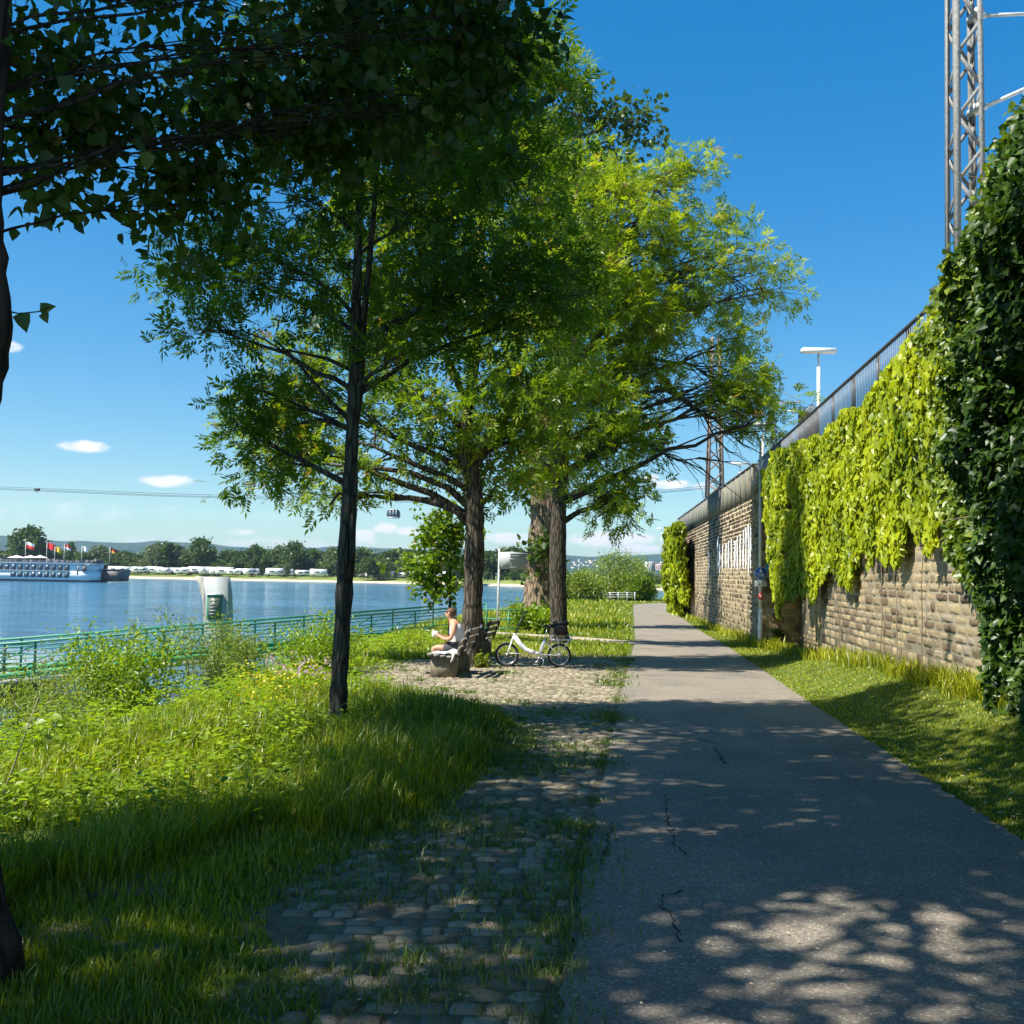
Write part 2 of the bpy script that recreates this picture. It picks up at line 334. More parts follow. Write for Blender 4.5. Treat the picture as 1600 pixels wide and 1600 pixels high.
def watermat():
    m, nt, out = newmat('river_water'); b = N(nt, 'ShaderNodeBsdfPrincipled'); L(nt, b.outputs[0], out.inputs[0])
    b.inputs['Roughness'].default_value = .1; b.inputs['IOR'].default_value = 1.33
    v = coords(nt, (.45, 1, 1)); n = N(nt, 'ShaderNodeTexNoise', i_Scale=.8, i_Detail=7.0, i_Roughness=.62); L(nt, v, n.inputs['Vector'])
    n2 = N(nt, 'ShaderNodeTexNoise', i_Scale=.05, i_Detail=4.0); L(nt, coords(nt, (.3, 1, 1)), n2.inputs['Vector'])
    r = ramp(nt, [(.35, (.03, .13, .22)), (.65, (.06, .2, .32))]); L(nt, n2.outputs[0], r.inputs[0]); L(nt, r.outputs[0], b.inputs['Base Color'])
    n3 = N(nt, 'ShaderNodeTexNoise', i_Scale=.18, i_Detail=3.0); L(nt, v, n3.inputs['Vector'])
    ad = N(nt, 'ShaderNodeMath', operation='MULTIPLY_ADD'); L(nt, n3.outputs[0], ad.inputs[0]); ad.inputs[1].default_value = 1.6; L(nt, n.outputs[0], ad.inputs[2])
    n5 = N(nt, 'ShaderNodeTexNoise', i_Scale=.09, i_Detail=3.0, i_Roughness=.7); L(nt, v, n5.inputs['Vector']); b5 = N(nt, 'ShaderNodeBump', i_Strength=1.0, i_Distance=6.0); L(nt, n5.outputs[0], b5.inputs['Height'])
    bp = N(nt, 'ShaderNodeBump', i_Strength=1.0, i_Distance=1.3); L(nt, b5.outputs[0], bp.inputs['Normal']); L(nt, ad.outputs[0], bp.inputs['Height']); L(nt, bp.outputs[0], b.inputs['Normal'])
    return m
M['water'] = watermat()
def hillmat():
    m, nt, out = newmat('hill_forest'); b = N(nt, 'ShaderNodeBsdfPrincipled'); L(nt, b.outputs[0], out.inputs[0]); b.inputs['Roughness'].default_value = 1
    b.inputs['Specular IOR Level'].default_value = 0
    v = coords(nt); n = N(nt, 'ShaderNodeTexNoise', i_Scale=.006, i_Detail=9.0, i_Roughness=.7); L(nt, v, n.inputs['Vector'])
    r = ramp(nt, [(.35, (.03, .06, .06)), (.55, (.045, .085, .075)), (.68, (.09, .115, .09))]); L(nt, n.outputs[0], r.inputs[0]); L(nt, r.outputs[0], b.inputs['Base Color'])
    return m
M['hill'] = hillmat()
#PART2
# ------------------------------------------------------------------ vegetation kit
def unit(v): return v/(np.linalg.norm(v, axis=-1, keepdims=True)+1e-9)
def rnd(n): return unit(rng.normal(size=(n, 3)))
def colr(m, k, lo=0., hi=1., c=None):
    r = rng.uniform(lo, hi, m) if c is None else c
    a = np.zeros((m, k, 4)); a[..., 0] = r[:, None]; a[..., 3] = 1; return a.reshape(-1, 4)
def leaf_simple(mb, O, A, Nn, Ln, W, c=None, heart=False, mi=0, fold=.12):
    m = len(O); A = unit(A); S = unit(np.cross(A, Nn)); Nn = np.cross(S, A)
    Ln = np.broadcast_to(Ln, (m,))[:, None]; W = np.broadcast_to(W, (m,))[:, None]
    a, wa, b, wb = (.18, .5, .55, .36) if heart else (.3, .5, .68, .36)
    V = np.stack([O, O+A*Ln*a+S*W*wa+Nn*W*fold, O+A*Ln*b+S*W*wb+Nn*W*fold*.7, O+A*Ln-Nn*Ln*.08, O+A*Ln*b-S*W*wb+Nn*W*fold*.7, O+A*Ln*a-S*W*wa+Nn*W*fold], 1)
    i = np.arange(m)[:, None]*6
    mb.add(V.reshape(-1, 3), [np.concatenate([i+np.array([[0, 1, 2, 3]]), i+np.array([[0, 3, 4, 5]])])], colr(m, 6, c=c), mi)
def leaf_quad(mb, O, A, Nn, Ln, W, c=None, mi=0):
    m = len(O); A = unit(A); S = unit(np.cross(A, Nn)); Ln = np.broadcast_to(Ln, (m,))[:, None]; W = np.broadcast_to(W, (m,))[:, None]
    V = np.stack([O, O+A*Ln*.42+S*W*.5, O+A*Ln, O+A*Ln*.42-S*W*.5], 1)
    mb.add(V.reshape(-1, 3), [np.arange(m*4).reshape(-1, 4)], colr(m, 4, c=c), mi)
def leaf_ash(mb, O, A, Nn, Ln, c=None, pairs=4, lw=.3, mi=0):
    """pinnate leaves: rachis with paired leaflets"""
    m = len(O); A = unit(A); S = unit(np.cross(A, Nn)); Nn = np.cross(S, A); Ln = np.broadcast_to(Ln, (m,))[:, None]
    if c is None: c = rng.random(m)
    for j in range(pairs):
        t = .3+.6*j/pairs; droop = -Nn*.12*t
        for s in (-1, 1):
            o = O+(A*t-Nn*.15*t*t)*Ln; a = A*.6+S*s*.8+droop+rng.normal(size=(m, 3))*.08
            leaf_quad(mb, o, a, Nn+rng.normal(size=(m, 3))*.2, Ln[:, 0]*.42*rng.uniform(.8, 1.1, m), Ln[:, 0]*lw*.42, np.clip(c+rng.normal(size=m)*.12, 0, 1), mi)
    leaf_quad(mb, O+(A*.85-Nn*.12)*Ln, A-Nn*.2, Nn, Ln[:, 0]*.45, Ln[:, 0]*lw*.45, c, mi)
def blades(mb, O, H, W, lean=.35, c=None, mi=0):
    m = len(O); az = rng.uniform(0, 2*math.pi, m); D = np.stack([np.cos(az), np.sin(az), 0*az], 1); az2 = az+rng.uniform(.8, 2.2, m)
    S = np.stack([np.cos(az2), np.sin(az2), 0*az], 1); H = H[:, None]; W = np.broadcast_to(W, (m,))[:, None]
    ln = lean*rng.uniform(.2, 1.5, m)[:, None]; U = np.array([0, 0, 1.])
    p1 = O+U*H*.55+D*H*ln*.3; p2 = O+U*H*(1-.3*ln)+D*H*ln
    V = np.stack([O-S*W*.5, O+S*W*.5, p1+S*W*.42, p1-S*W*.42, p2], 1); i = np.arange(m)[:, None]*5
    if c is None: c = rng.random(m)
    col = colr(m, 5, c=c)
    mb.add(V.reshape(-1, 3), [i+np.array([[0, 1, 2, 3]]), i+np.array([[3, 2, 4]])], col, mi)
def bez(p0, p1, lift=.15, n=7, wob=.03):
    p0 = np.asarray(p0, float); p1 = np.asarray(p1, float); d = np.linalg.norm(p1-p0)
    mid = (p0+p1)/2+np.array([0, 0, lift*d])+rng.normal(size=3)*wob*d*1.5
    t = np.linspace(0, 1, n)[:, None]; q = (1-t)**2*p0+2*t*(1-t)*mid+t*t*p1
    q[1:-1] += rng.normal(size=(n-2, 3))*wob*d*.3; return q
def tree(name, label, cat, trunk, rad, blobs, bark, leafm, leaf='ash', size=.25, per=9, sig=.35, lw=.3, group=None, pairs=4, up=.25, extra=None, nseg=12, cval=None, twigf=.5, tipk=1.0, limb_r=.5, dens=1.0, gaps=None, minr=.012, rough_trunk=True):
    trunk = np.asarray(trunk, float); rad = np.asarray(rad, float)
    t = thing(name, label, cat, trunk[0], 0, group)
    # smooth trunk
    n = len(trunk); ts = np.linspace(0, n-1, n*4); tp = np.stack([np.interp(ts, np.arange(n), trunk[:, k]) for k in range(3)], 1)
    for _ in range(2): tp[1:-1] = (tp[:-2]+2*tp[1:-1]+tp[2:])/4
    tr = np.interp(ts, np.arange(n), rad)
    tr[:2] *= np.array([1.35, 1.12])
    if rough_trunk: tr = tr*(1+.05*rng.normal(size=len(tr)))
    tp0 = tp.copy(); tp0[0, 2] -= .25
    mb = MB(); mb.tube(tp0, tr, nseg)
    if extra: extra(mb)
    mb.build('trunk', bark, t, True)
    br = MB(); cr = MB()
    for b in blobs:
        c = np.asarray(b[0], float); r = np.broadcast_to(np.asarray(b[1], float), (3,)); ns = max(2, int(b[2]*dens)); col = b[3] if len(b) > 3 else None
        hd = np.linalg.norm((tp-c)[:, :2], axis=1); k = int(np.argmin(np.abs(tp[:, 2]-(c[2]-.45*hd))+.2*hd)); k = min(max(k, int(len(tp)*.3)), len(tp)-1)
        lb = bez(tp[k], c, .1, 9); r0 = min(tr[k]*limb_r, .12+.02*np.linalg.norm(c-tp[k])); r0 = max(r0, minr)
        br.tube(lb, np.linspace(r0, r0*.25, 9), 6)
        sc = rnd(ns)*r*(rng.random(ns)**.45)[:, None]+c
        for q in sc:
            if gaps and any(a0 < proj(q)[0] < a1 and b0 < proj(q)[1] < b1 for a0, a1, b0, b1 in gaps): continue
            j = rng.integers(3, 9); bb = bez(lb[j], q, .08, 5, .06); br.tube(bb, np.linspace(max(r0*.3, minr*.6), .006*(size/.25), 5), 4, cap=False)
            nt = max(2, int(7*tipk)); tips = q+rng.normal(size=(nt, 3))*sig*np.array([1, 1, .7]); d = unit(tips-c+rng.normal(size=(nt, 3))*.3)
            for z in range(nt):
                if rng.random() < twigf: br.tube(bez(q, tips[z], .05, 4, .05), np.linspace(.006, .003, 4)*(size/.25), 3, cap=False)
            K = per; O = np.repeat(tips, K, 0)+rng.normal(size=(nt*K, 3))*sig*.35; dd = np.repeat(d, K, 0)
            A = unit(dd*.5+rnd(nt*K)*.9+np.array([0, 0, -.15])); Nn = unit(np.array([0, 0, 1.])*(.6+up)+rnd(nt*K)*.7)
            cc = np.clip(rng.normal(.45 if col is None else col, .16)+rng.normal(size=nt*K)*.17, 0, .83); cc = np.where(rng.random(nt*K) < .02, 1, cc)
            s = size*rng.uniform(.75, 1.2, nt*K)
            if leaf == 'ash': leaf_ash(cr, O, A, Nn, s, cc, pairs, lw)
            elif leaf == 'heart': leaf_simple(cr, O, unit(A+np.array([0, 0, -.7])), unit(rnd(nt*K)+np.array([0, -.3, .3])), s, s*.85, cc, True)
            elif leaf == 'quad': leaf_quad(cr, O, A, unit(rnd(nt*K)+np.array([0, 0, .5])), s, s*lw, cc)
            else: leaf_simple(cr, O, A, Nn, s, s*lw, cc)
    br.build('branches', bark, t, True); cr.build('crown', leafm, t)
    return t
# ------------------------------------------------------------------ ground, path, river
def grid(xs, ys, zf, name, mat, smooth_=True):
    X, Y = np.meshgrid(xs, ys); Z = zf(X, Y); n, m = X.shape
    i = np.arange(n-1)[:, None]*m+np.arange(m-1)[None]; F = np.stack([i, i+1, i+m+1, i+m], -1).reshape(-1, 4)
    mb = MB(); mb.add(np.stack([X, Y, Z], -1).reshape(-1, 3), F); o = mb.build(name, mat, None, smooth_); o['kind'] = 'structure'; return o
xs = np.concatenate([np.arange(-40, -14, 2), np.arange(-14, 12, .25), np.arange(12, 60, 1.5)]); ys = np.concatenate([np.arange(-14, 40, .25), np.arange(40, 80, .6), np.arange(80, 240, 3)])
grid(xs, ys, g, 'ground', M['ground'])
wp = MB(); wp.add([(-3500, -400, WATER), (3500, -400, WATER), (3500, 900, WATER), (-3500, 900, WATER)], np.array([(0, 1, 2, 3)])); tag(wp.build('river', M['water']), kind='structure')
def strip(yl, fl, fr, dz, name, mat, jag=.02, nx=8, kind='structure', flat=True):
    yl = np.asarray(yl); t = np.linspace(0, 1, nx)
    a = fl(yl)+jag*rng.normal(size=len(yl)); b = fr(yl)+jag*rng.normal(size=len(yl))
    X = a[:, None]*(1-t)+b[:, None]*t; Y = np.repeat(yl[:, None], nx, 1); Z = (base(Y) if flat else g(X, Y))+dz
    n, m = X.shape; i = np.arange(n-1)[:, None]*m+np.arange(m-1)[None]; F = np.stack([i, i+1, i+m+1, i+m], -1).reshape(-1, 4)
    mb = MB(); mb.add(np.stack([X, Y, Z], -1).reshape(-1, 3), F); return mb
pm = strip(np.concatenate([np.arange(-6, 40, .12), np.arange(40, 108, .8)]), x_left, x_right, .016, 'path', M['asphalt'], .012)
def crackline(pts, w=.012):
    pts = [G(*p) for p in pts]; out = []
    for a, b in zip(pts[:-1], pts[1:]):
        k = max(3, int(np.linalg.norm(b-a)/.05))
        for t in np.linspace(0, 1, k, endpoint=False): out.append(a+(b-a)*t+np.array([rng.normal()*.014, rng.normal()*.02, 0]))
    out = np.array(out); d = unit(np.gradient(out, axis=0)); s = np.stack([-d[:, 1], d[:, 0], 0*d[:, 0]], 1)*w*rng.uniform(.15, 1, len(out))[:, None]
    s = s*.6; V = np.concatenate([out-s, out+s]); V[:, 2] = base(V[:, 1])+.021; n = len(out)
    pm.add(V, np.array([(i, i+1, n+i+1, n+i) for i in range(n-1)]), None, 1)
crackline([(985, 1142), (1010, 1147), (1060, 1153), (1100, 1160), (1134, 1167)], .03)
crackline([(1117, 1172), (1125, 1185), (1135, 1200)], .02)
crackline([(1040, 1245), (1042, 1290), (1060, 1330), (1070, 1345)], .012)
crackline([(1065, 1395), (1035, 1412), (1050, 1440), (1062, 1468), (1074, 1490)], .014)
crackline([(955, 1290), (950, 1330), (935, 1370)], .012)
tag(pm.build('path', [M['asphalt'], M['crack']]), kind='structure')
# cobbled verge: left boundary
jm = strip(np.arange(-4, 28.2, .2), cob_left, lambda y: x_left(y)+.15, .004, 'j', M['joint'], .1, 6); tag(jm.build('cobble_bed', M['joint']), kind='structure')
sm = MB()
def setts(mb, y0, y1):
    cells = []; y = y0
    while y < y1:
        d = .125*rng.uniform(.85, 1.15); xl = float(cob_left(y)); xr = float(x_left(y))-.04; x = xl+rng.uniform(0, .15)
        while x < xr-.05:
            w = rng.uniform(.1, .19); w = min(w, xr-x)
            if rng.random() > .04+.25*smooth((xl+.5-x)/.5): cells.append((x+w/2, y+d/2, w/2-.006, d/2-.006))
            x += w
        y += d
    cells = np.array(cells); n = len(cells); k = 6; t = np.array([-1, -.86, -.3, .3, .86, 1.]); U, Vv = np.meshgrid(t, t); U = U.ravel(); Vv = Vv.ravel()
    dome = (1-np.abs(U)**8)*(1-np.abs(Vv)**8)
    jit = rng.normal(size=(n, k*k, 2))*.003; X = cells[:, 0:1]+cells[:, 2:3]*U*(1-.03*Vv**2)+jit[..., 0]; Y = cells[:, 1:2]+cells[:, 3:4]*Vv*(1-.03*U**2)+jit[..., 1]
    h = rng.normal(.006, .004, (n, 1)); tilt = rng.normal(size=(n, 2))*.05
    Z = base(Y)-.004+dome*(h+.014+rng.normal(size=(n, k*k))*.0015)+(tilt[:, :1]*U*cells[:, 2:3]+tilt[:, 1:]*Vv*cells[:, 3:4])*dome
    V = np.stack([X, Y, Z], -1).reshape(-1, 3); q = np.array([(a*k+b, a*k+b+1, a*k+k+b+1, a*k+k+b) for a in range(k-1) for b in range(k-1)])
    F = (np.arange(n)[:, None, None]*k*k+q[None]).reshape(-1, 4); mb.add(V, F, colr(n, k*k))
setts(sm, -3, 27)
tag(sm.build('cobblestones', M['sett'], None, True), kind='structure')
# dirt footpath behind the bicycle towards the gangway, worn ground round the benches
fp = strip(np.arange(0, 1.001, .02)*0, lambda y: y, lambda y: y, 0, 'x', M['dirt']) if False else MB()
A0 = np.array([4.7, 34.5]); A1 = np.array([-3.6, 43.5]); n = 40
for i in range(n):
    pass
ts = np.linspace(0, 1, n)[:, None]; c = A0*(1-ts)+A1*ts+np.array([0, 1.6])*np.sin(ts*math.pi); dd = unit(np.gradient(c, axis=0)); nn = np.stack([-dd[:, 1], dd[:, 0]], 1)
rows = [c+nn*(w+rng.normal(size=(n, 1))*.06) for w in (-.8, -.3, .3, .8)]
V = np.concatenate(rows); V = np.column_stack([V, g(V[:, 0], V[:, 1])+.012]); fp.add(V, np.array([(r*n+i, r*n+i+1, (r+1)*n+i+1, (r+1)*n+i) for r in range(3) for i in range(n-1)]))
tag(fp.build('footpath', M['dirt']), kind='structure')
# ------------------------------------------------------------------ far bank, hills
FB = np.array([(-900, 470), (-400, 430), (-160, 402), (-38, 379), (20, 345), (60, 315), (160, 290), (500, 330), (1500, 420)])
def fy(X): return np.interp(X, FB[:, 0], FB[:, 1])
def fz(X, Y):
    d = Y-fy(X); return np.where(d < 8, WATER-.3+d/8*1.0, np.where(d < 20, WATER+.7+(d-8)/12*1.0, -1.1))+.12*vnoise(X, Y, .08, 9)*(d > 2)
bm = MB(); xs = np.concatenate([np.arange(-900, -260, 20), np.arange(-260, 130, 3), np.arange(130, 1500, 30)]); ds = np.array([-6, 0, 2.4, 4, 6, 8, 12, 16, 20, 40, 100, 300, 800])
X = np.repeat(xs[:, None], len(ds), 1); Y = fy(X)+ds[None]+1.5*vnoise(X, X*0, .06, 4); Z = fz(X, Y); m_ = len(ds); n = len(xs)
i = np.arange(n-1)[:, None]*m_+np.arange(m_-1)[None]; F = np.stack([i, i+m_, i+m_+1, i+1], -1); V = np.stack([X, Y, Z], -1).reshape(-1, 3)
bm.add(V, F[:, :5].reshape(-1, 4), None, 0); bm.add(V, F[:, 5:].reshape(-1, 4), None, 1); tag(bm.build('far_bank', [M['sand'], M['fargrass']], None, True), kind='structure')
def hz(X, Y):
    a = np.degrees(np.arctan2(X, Y)); r = np.hypot(X, Y)
    ridge = 78+26*vnoise(a+50, a*0+3, .22, 21)+9*vnoise(a+50, a*0+7, 1.1, 22)-.35*a
    return -1.2+ridge*smooth((r-900)/3000)*(1+.15*vnoise(X, Y, .0016, 23))+6*vnoise(X, Y, .006, 24)*smooth((r-1000)/800)
xa = np.arange(-40, 40, .35); rr = np.concatenate([np.arange(800, 4200, 90)]); Aa, Rr = np.meshgrid(np.radians(xa), rr); X = Rr*np.sin(Aa); Y = Rr*np.cos(Aa); Z = hz(X, Y); n, m_ = X.shape
i = np.arange(n-1)[:, None]*m_+np.arange(m_-1)[None]; F = np.stack([i, i+1, i+m_+1, i+m_], -1).reshape(-1, 4); hm = MB(); hm.add(np.stack([X, Y, Z], -1).reshape(-1, 3), F); tag(hm.build('hills', M['hill'], None, True), kind='structure')
def Ghill(px, py):
    d = ray(px, py); y = 700.
    while y < 4500:
        k = y/d[1]; x = d[0]*k; z = EYE+d[2]*k
        if z <= float(hz(x, y)): return np.array([x, y, float(hz(x, y))])
        y += 12
    return None
# ------------------------------------------------------------------ retaining wall
ZT = 4.85      # top of stonework
wall = thing('retaining_wall', 'long high retaining wall of coursed sandstone blocks along the right of the path', 'wall', (0, 0, 0))
def wseg(p0, p1, z0, z1, back, mb, mi=0):
    """backing slab from p0 to p1 (xy), extending 'back' metres to +X side"""
    (x0, y0), (x1, y1) = p0, p1
    V = np.array([(x0, y0, z0), (x1, y1, z0), (x1+back, y1, z0), (x0+back, y0, z0), (x0, y0, z1), (x1, y1, z1), (x1+back, y1, z1), (x0+back, y0, z1)])
    mb.add(V, np.array([(3, 2, 1, 0), (4, 5, 6, 7), (0, 1, 5, 4), (1, 2, 6, 5), (2, 3, 7, 6), (3, 0, 4, 7)]), None, mi)
def stones(mb, p0, p1, z0f, z1, out=.018, hs=(.12, .21), ws=(.22, .68), mi=0, k=6, stain=0):
    p0 = np.array(p0, float); p1 = np.array(p1, float); Ltot = np.linalg.norm(p1-p0); d = (p1-p0)/Ltot
    nrm = np.array([-d[1], d[0]]); cells = []; z = -1.4
    while z < z1-.05:
        h = min(rng.uniform(*hs), z1-z); u = -rng.uniform(0, .3)
        while u < Ltot-.02:
            w = rng.uniform(*ws); a = max(u, 0); b = min(u+w, Ltot)
            zz = z0f(p0+d*(a+b)/2) if callable(z0f) else z0f
            if b-a > .05 and z+h > zz-.1: cells.append(((a+b)/2, z+h/2, (b-a)/2-.008, h/2-.008))
            u += w
        z += h
    cl = np.array(cells); n = len(cl); t = np.linspace(-1, 1, k); U, W = np.meshgrid(t, t); U = U.ravel(); W = W.ravel(); dome = (1-np.abs(U)**9)*(1-np.abs(W)**9)
    uu = cl[:, :1]+cl[:, 2:3]*U+rng.normal(size=(n, k*k))*.006; ww = cl[:, 1:2]+cl[:, 3:4]*W+rng.normal(size=(n, k*k))*.005
    pr = dome*(rng.normal(out, out*.35, (n, 1))+rng.normal(size=(n, k*k))*out*.22)-.004
    V = np.stack([p0[0]+d[0]*uu+nrm[0]*pr, p0[1]+d[1]*uu+nrm[1]*pr, ww], -1).reshape(-1, 3)
    q = np.array([(a*k+b, a*k+b+1, a*k+k+b+1, a*k+k+b) for a in range(k-1) for b in range(k-1)]); F = (np.arange(n)[:, None, None]*k*k+q[None]).reshape(-1, 4)
    cc_s = np.clip(.15+.75*rng.random(n)-stain*(.12+smooth((cl[:, 1]-2.2)/1.4)*.5), -.4, 1); mb.add(V, F, colr(n, k*k, c=cc_s), mi)
XW = lambda y: float(x_wall(y))
wb = MB(); ws_ = MB()
zf = lambda p: float(g(p[0]-.1, p[1]))-.3
NI0, NI1 = 24.8, 34.4
PX = XW(NI1)-.3
wseg((XW(-8), -8), (XW(NI0), NI0), -2.5, ZT, 1.5, wb); wseg((XW(NI0)+.01, NI0+.002), (PX, NI1), 3.7, ZT, 1.5, wb)
wseg((XW(NI0)+1.3, NI0-.6), (XW(NI1)+1.1, NI1+.2), -2.5, 3.9, .4, wb)
wseg((PX, NI1), (XW(36.4)-.3, 36.4), -2.5, ZT-.002, 1.5, wb); wseg((XW(36.4), 36.402), (XW(76), 76), -2.5, ZT, 1.5, wb); wseg((XW(76), 76.002), (XW(76)+7, 84), -2.5, ZT, 1.5, wb)
def ss(p0, p1, z0, z1=ZT, **k): stones(ws_, p0, p1, z0, z1, **k)
ss((XW(2), 2), (XW(NI0), NI0), zf); ss((XW(NI0)+1.3, NI0), (XW(NI1)+1.1, NI1), zf, 3.7, mi=1)
ss((PX, NI1), (XW(NI0), NI0), 3.7) if False else ss((XW(NI0), NI0), (PX, NI1), 3.7)
stones(ws_, (XW(NI1)+1.1, NI1-.001), (PX, NI1-.001), zf, 3.7, mi=1, out=.035, hs=(.2, .32), ws=(.25, .55))
ss((PX, NI1), (XW(36.4)-.3, 36.4), zf, out=.05); ss((XW(36.4), 36.4), (XW(76), 76), zf, stain=1); 
wb.build('masonry_core', M['mortar'], wall); ws_.build('stonework', [M['wallstone'], M['wallstone2']], wall, True)
# coping and parapet band on the far part
cp = MB()
for a, b in ((-8, NI0), (NI0+.003, NI1), (NI1+.003, 36.4), (36.404, 38)):
    o = -.34 if a > NI1 and a < 36 else -.05
    x0 = XW(a)+o if not a == NI0+.003 else XW(NI0)-.05; x1 = XW(b)+o if not b == NI1 else PX-.05
    wseg((x0, a), (x1, b), ZT+.003, ZT+.14, .5, cp)
cp.build('coping', M['concrete'], wall)
pp = MB(); wseg((XW(38.003)-.06, 38.003), (XW(76)-.06, 76), ZT-.25, ZT+.95, .25, pp); wseg((XW(76)-.06, 76.003), (XW(76)+6.9, 84), ZT-.25, ZT+.95, .25, pp); pp.build('parapet', M['parapet'], wall)
pj = MB()
for y in np.arange(38.5, 76, 1.5): pj.box((XW(y)-.085, y, ZT-.24), (XW(y)-.055, y+.07, ZT+.94))
wseg((XW(38.01)-.1, 38.01), (XW(75.9)-.1, 75.9), ZT+.955, ZT+1.02, .34, pj); pj.build('parapet_rib', M['railgrey'], wall)
# painted strokes on the stonework (unreadable tall white lettering)
gf = MB()
def stroke(px, ya, yb, w=3.0):
    Yw = None; k = (px-800)/1600.; y = 30.
    for _ in range(60): y = float(x_wall(y))/((px-800)/1600*1/(1)*1.0) if False else y+.0
    ys_ = np.linspace(36.6, 75, 400); pxs = np.array([800+1600*(XW(t)-.08)/t for t in ys_]); Yw = float(np.interp(-px, -pxs, ys_)); hor = 896+(px-800)*.0175
    zt = EYE+(hor-ya)/1600*Yw; zb = EYE+(hor-yb)/1600*Yw; wy = w/1600*Yw/ (XW(Yw)/Yw) * .5
    nseg = 7; zz = np.linspace(zt, zb, nseg); ct = Yw+rng.normal(size=nseg)*wy*.3+rng.normal()*wy*.3; hw = wy*rng.uniform(.6, 1, nseg); hw[-1] *= .4
    V = [];
    for z, c_, h in zip(zz, ct, hw): V += [(XW(c_-h)-.075, c_-h, z), (XW(c_+h)-.075, c_+h, z)]
    gf.add(V, np.array([(2*i, 2*i+1, 2*i+3, 2*i+2) for i in range(nseg-1)]))
for px, a, b in ((1109, 862, 897), (1122, 838, 890), (1125, 850, 895), (1130, 852, 890), (1135, 850, 888), (1139, 845, 889), (1144, 842, 890), (1149, 845, 888), (1153, 838, 890), (1158, 835, 889), (1162, 828, 889), (1166, 824, 890), (1170, 820, 900), (1174, 822, 888), (1178, 832, 887), (1182, 838, 886)): stroke(px, a, b, 3.6)
gf.build('painted_lettering', M['graf'], wall)
# small blue plate on the pier
bp_ = MB(); q = P(1206, 887, NI1-.07); bp_.box((q[0]-.2, NI1-.12, q[2]-.1), (q[0]+.16, NI1-.1, q[2]+.1), bev=.003); bp_.build('blue_plate', M['ltblue'], wall)
# embankment behind the wall
em = MB(); em.add([(XW(-8)+1.5, -8, 4.75), (60, -8, 4.75), (60, 84, 4.75), (XW(84)+2.5, 84, 4.75), (XW(36)+1.5, 36, 4.75)], np.array([(0, 1, 2, 3, 4)])); em.box((60, -8, -3), (60.5, 84, 4.74))
tag(em.build('railway_embankment', M['concrete']), kind='structure')
# railing on the near part
rl = thing('wall_railing', 'dark steel bar railing along the top of the stone wall', 'railing', (XW(10), 10, ZT+.14))
b_ = MB(); t_ = MB(); z0 = ZT+.14
for y in np.arange(6, 38, .14): b_.bar((XW(y)+.1, y, z0+.1), (XW(y)+.1, y, z0+.93), .014, .014, up=(0, 1, 0))
for z in (z0+.1, z0+.95): t_.bar((XW(6)+.1, 6, z), (XW(38)+.1, 38, z), .05, .05)
b_.build('railing_bars', M['railgrey'], rl); t_.build('handrail', M['darkrail'], rl)
for y in np.arange(6.5, 38, 2.2): q = MB(); q.bar((XW(y)+.16, y, z0), (XW(y)+.16, y, z0+1.0), .06, .06, up=(0, 1, 0)); q.build('post', M['darkrail'], rl)
# ------------------------------------------------------------------ creeper and ivy on the wall
def Ywall(px): return 4.6/((px-800)/1600-.117)
cre = thing('wall_creeper', 'yellow green creeper hanging in a thick sheet over the near wall', 'climbing plant', (XW(20), 20, 0))
def ivy_sheet(name, parent, mat, n, y0, y1, zlo, zhi, off, size, cfun=None, out=None):
    mb = MB(); y = rng.uniform(0, 1, n*2); y = y0+(y1-y0)*y**1.0
    lo = zlo(y)+.7*vnoise(y, y*0, 1.1, 41)+.7*vnoise(y, y*0, 3.1, 42); hi = zhi(y)+.2*vnoise(y, y*0, 2.0, 43)
    z = rng.uniform(-1, 6.8, n*2); k = (z > lo) & (z < hi) & (vnoise(y, z, 1.7, 47) > -.36); y = y[k]; z = z[k]; m = len(y)
    thick = off*(.25+1.1*(vnoise(y, z, .9, 44)+.5)+.8*(vnoise(y, z, 2.6, 46)+.5))*(.6+.4*smooth((z-zlo(y))/1.5)); x = x_wall(y)-.05-thick*rng.uniform(.55, 1, m)-(out(y, z) if out else 0)
    O = np.stack([x, y, z], 1); A = unit(np.array([-.15, 0, -1.])+rng.normal(size=(m, 3))*np.array([.2, .45, .3])); Nn = unit(np.array([-1, -.12, .5])+rng.normal(size=(m, 3))*.38)
    s = size*rng.uniform(.45, 1.5, m); c = np.clip(.62+.7*vnoise(y, z, .8, 45)+.5*vnoise(y, z, 3.1, 48)+rng.normal(size=m)*.2, 0, 1)
    leaf_simple(mb, O, A, Nn, s, s*.9, c, True, fold=.1); return mb.build(name, mat, parent)
loF = lambda y: np.interp(y, [8, 12, 14.9, 16.3, 17.8, 19.5, 21, 23, 24.8, 27, 29, 31, 33, 34.6, 36, 37.5], [2.4, 2.3, 2.1, 2.5, 1.7, 2.2, 1.4, 1.8, 1.0, 1.0, .9, 2.2, 3.6, 3.7, 3.6, 4.0])
hiF = lambda y: np.interp(y, [8, 14, 16.3, 17.8, 20, 22.5, 24, 28, 33, 36, 37.5], [5.6, 5.6, 5.3, 5.1, 5.0, 4.95, 4.95, 5.15, 5.1, 5.1, 5.0])
def nichebulge(y, z): return .35*np.exp(-((y-28)/3.2)**2)
ivy_sheet('foliage', cre, M['creeper'], 76000, 11, 34.3, loF, hiF, .22, .115, out=nichebulge)
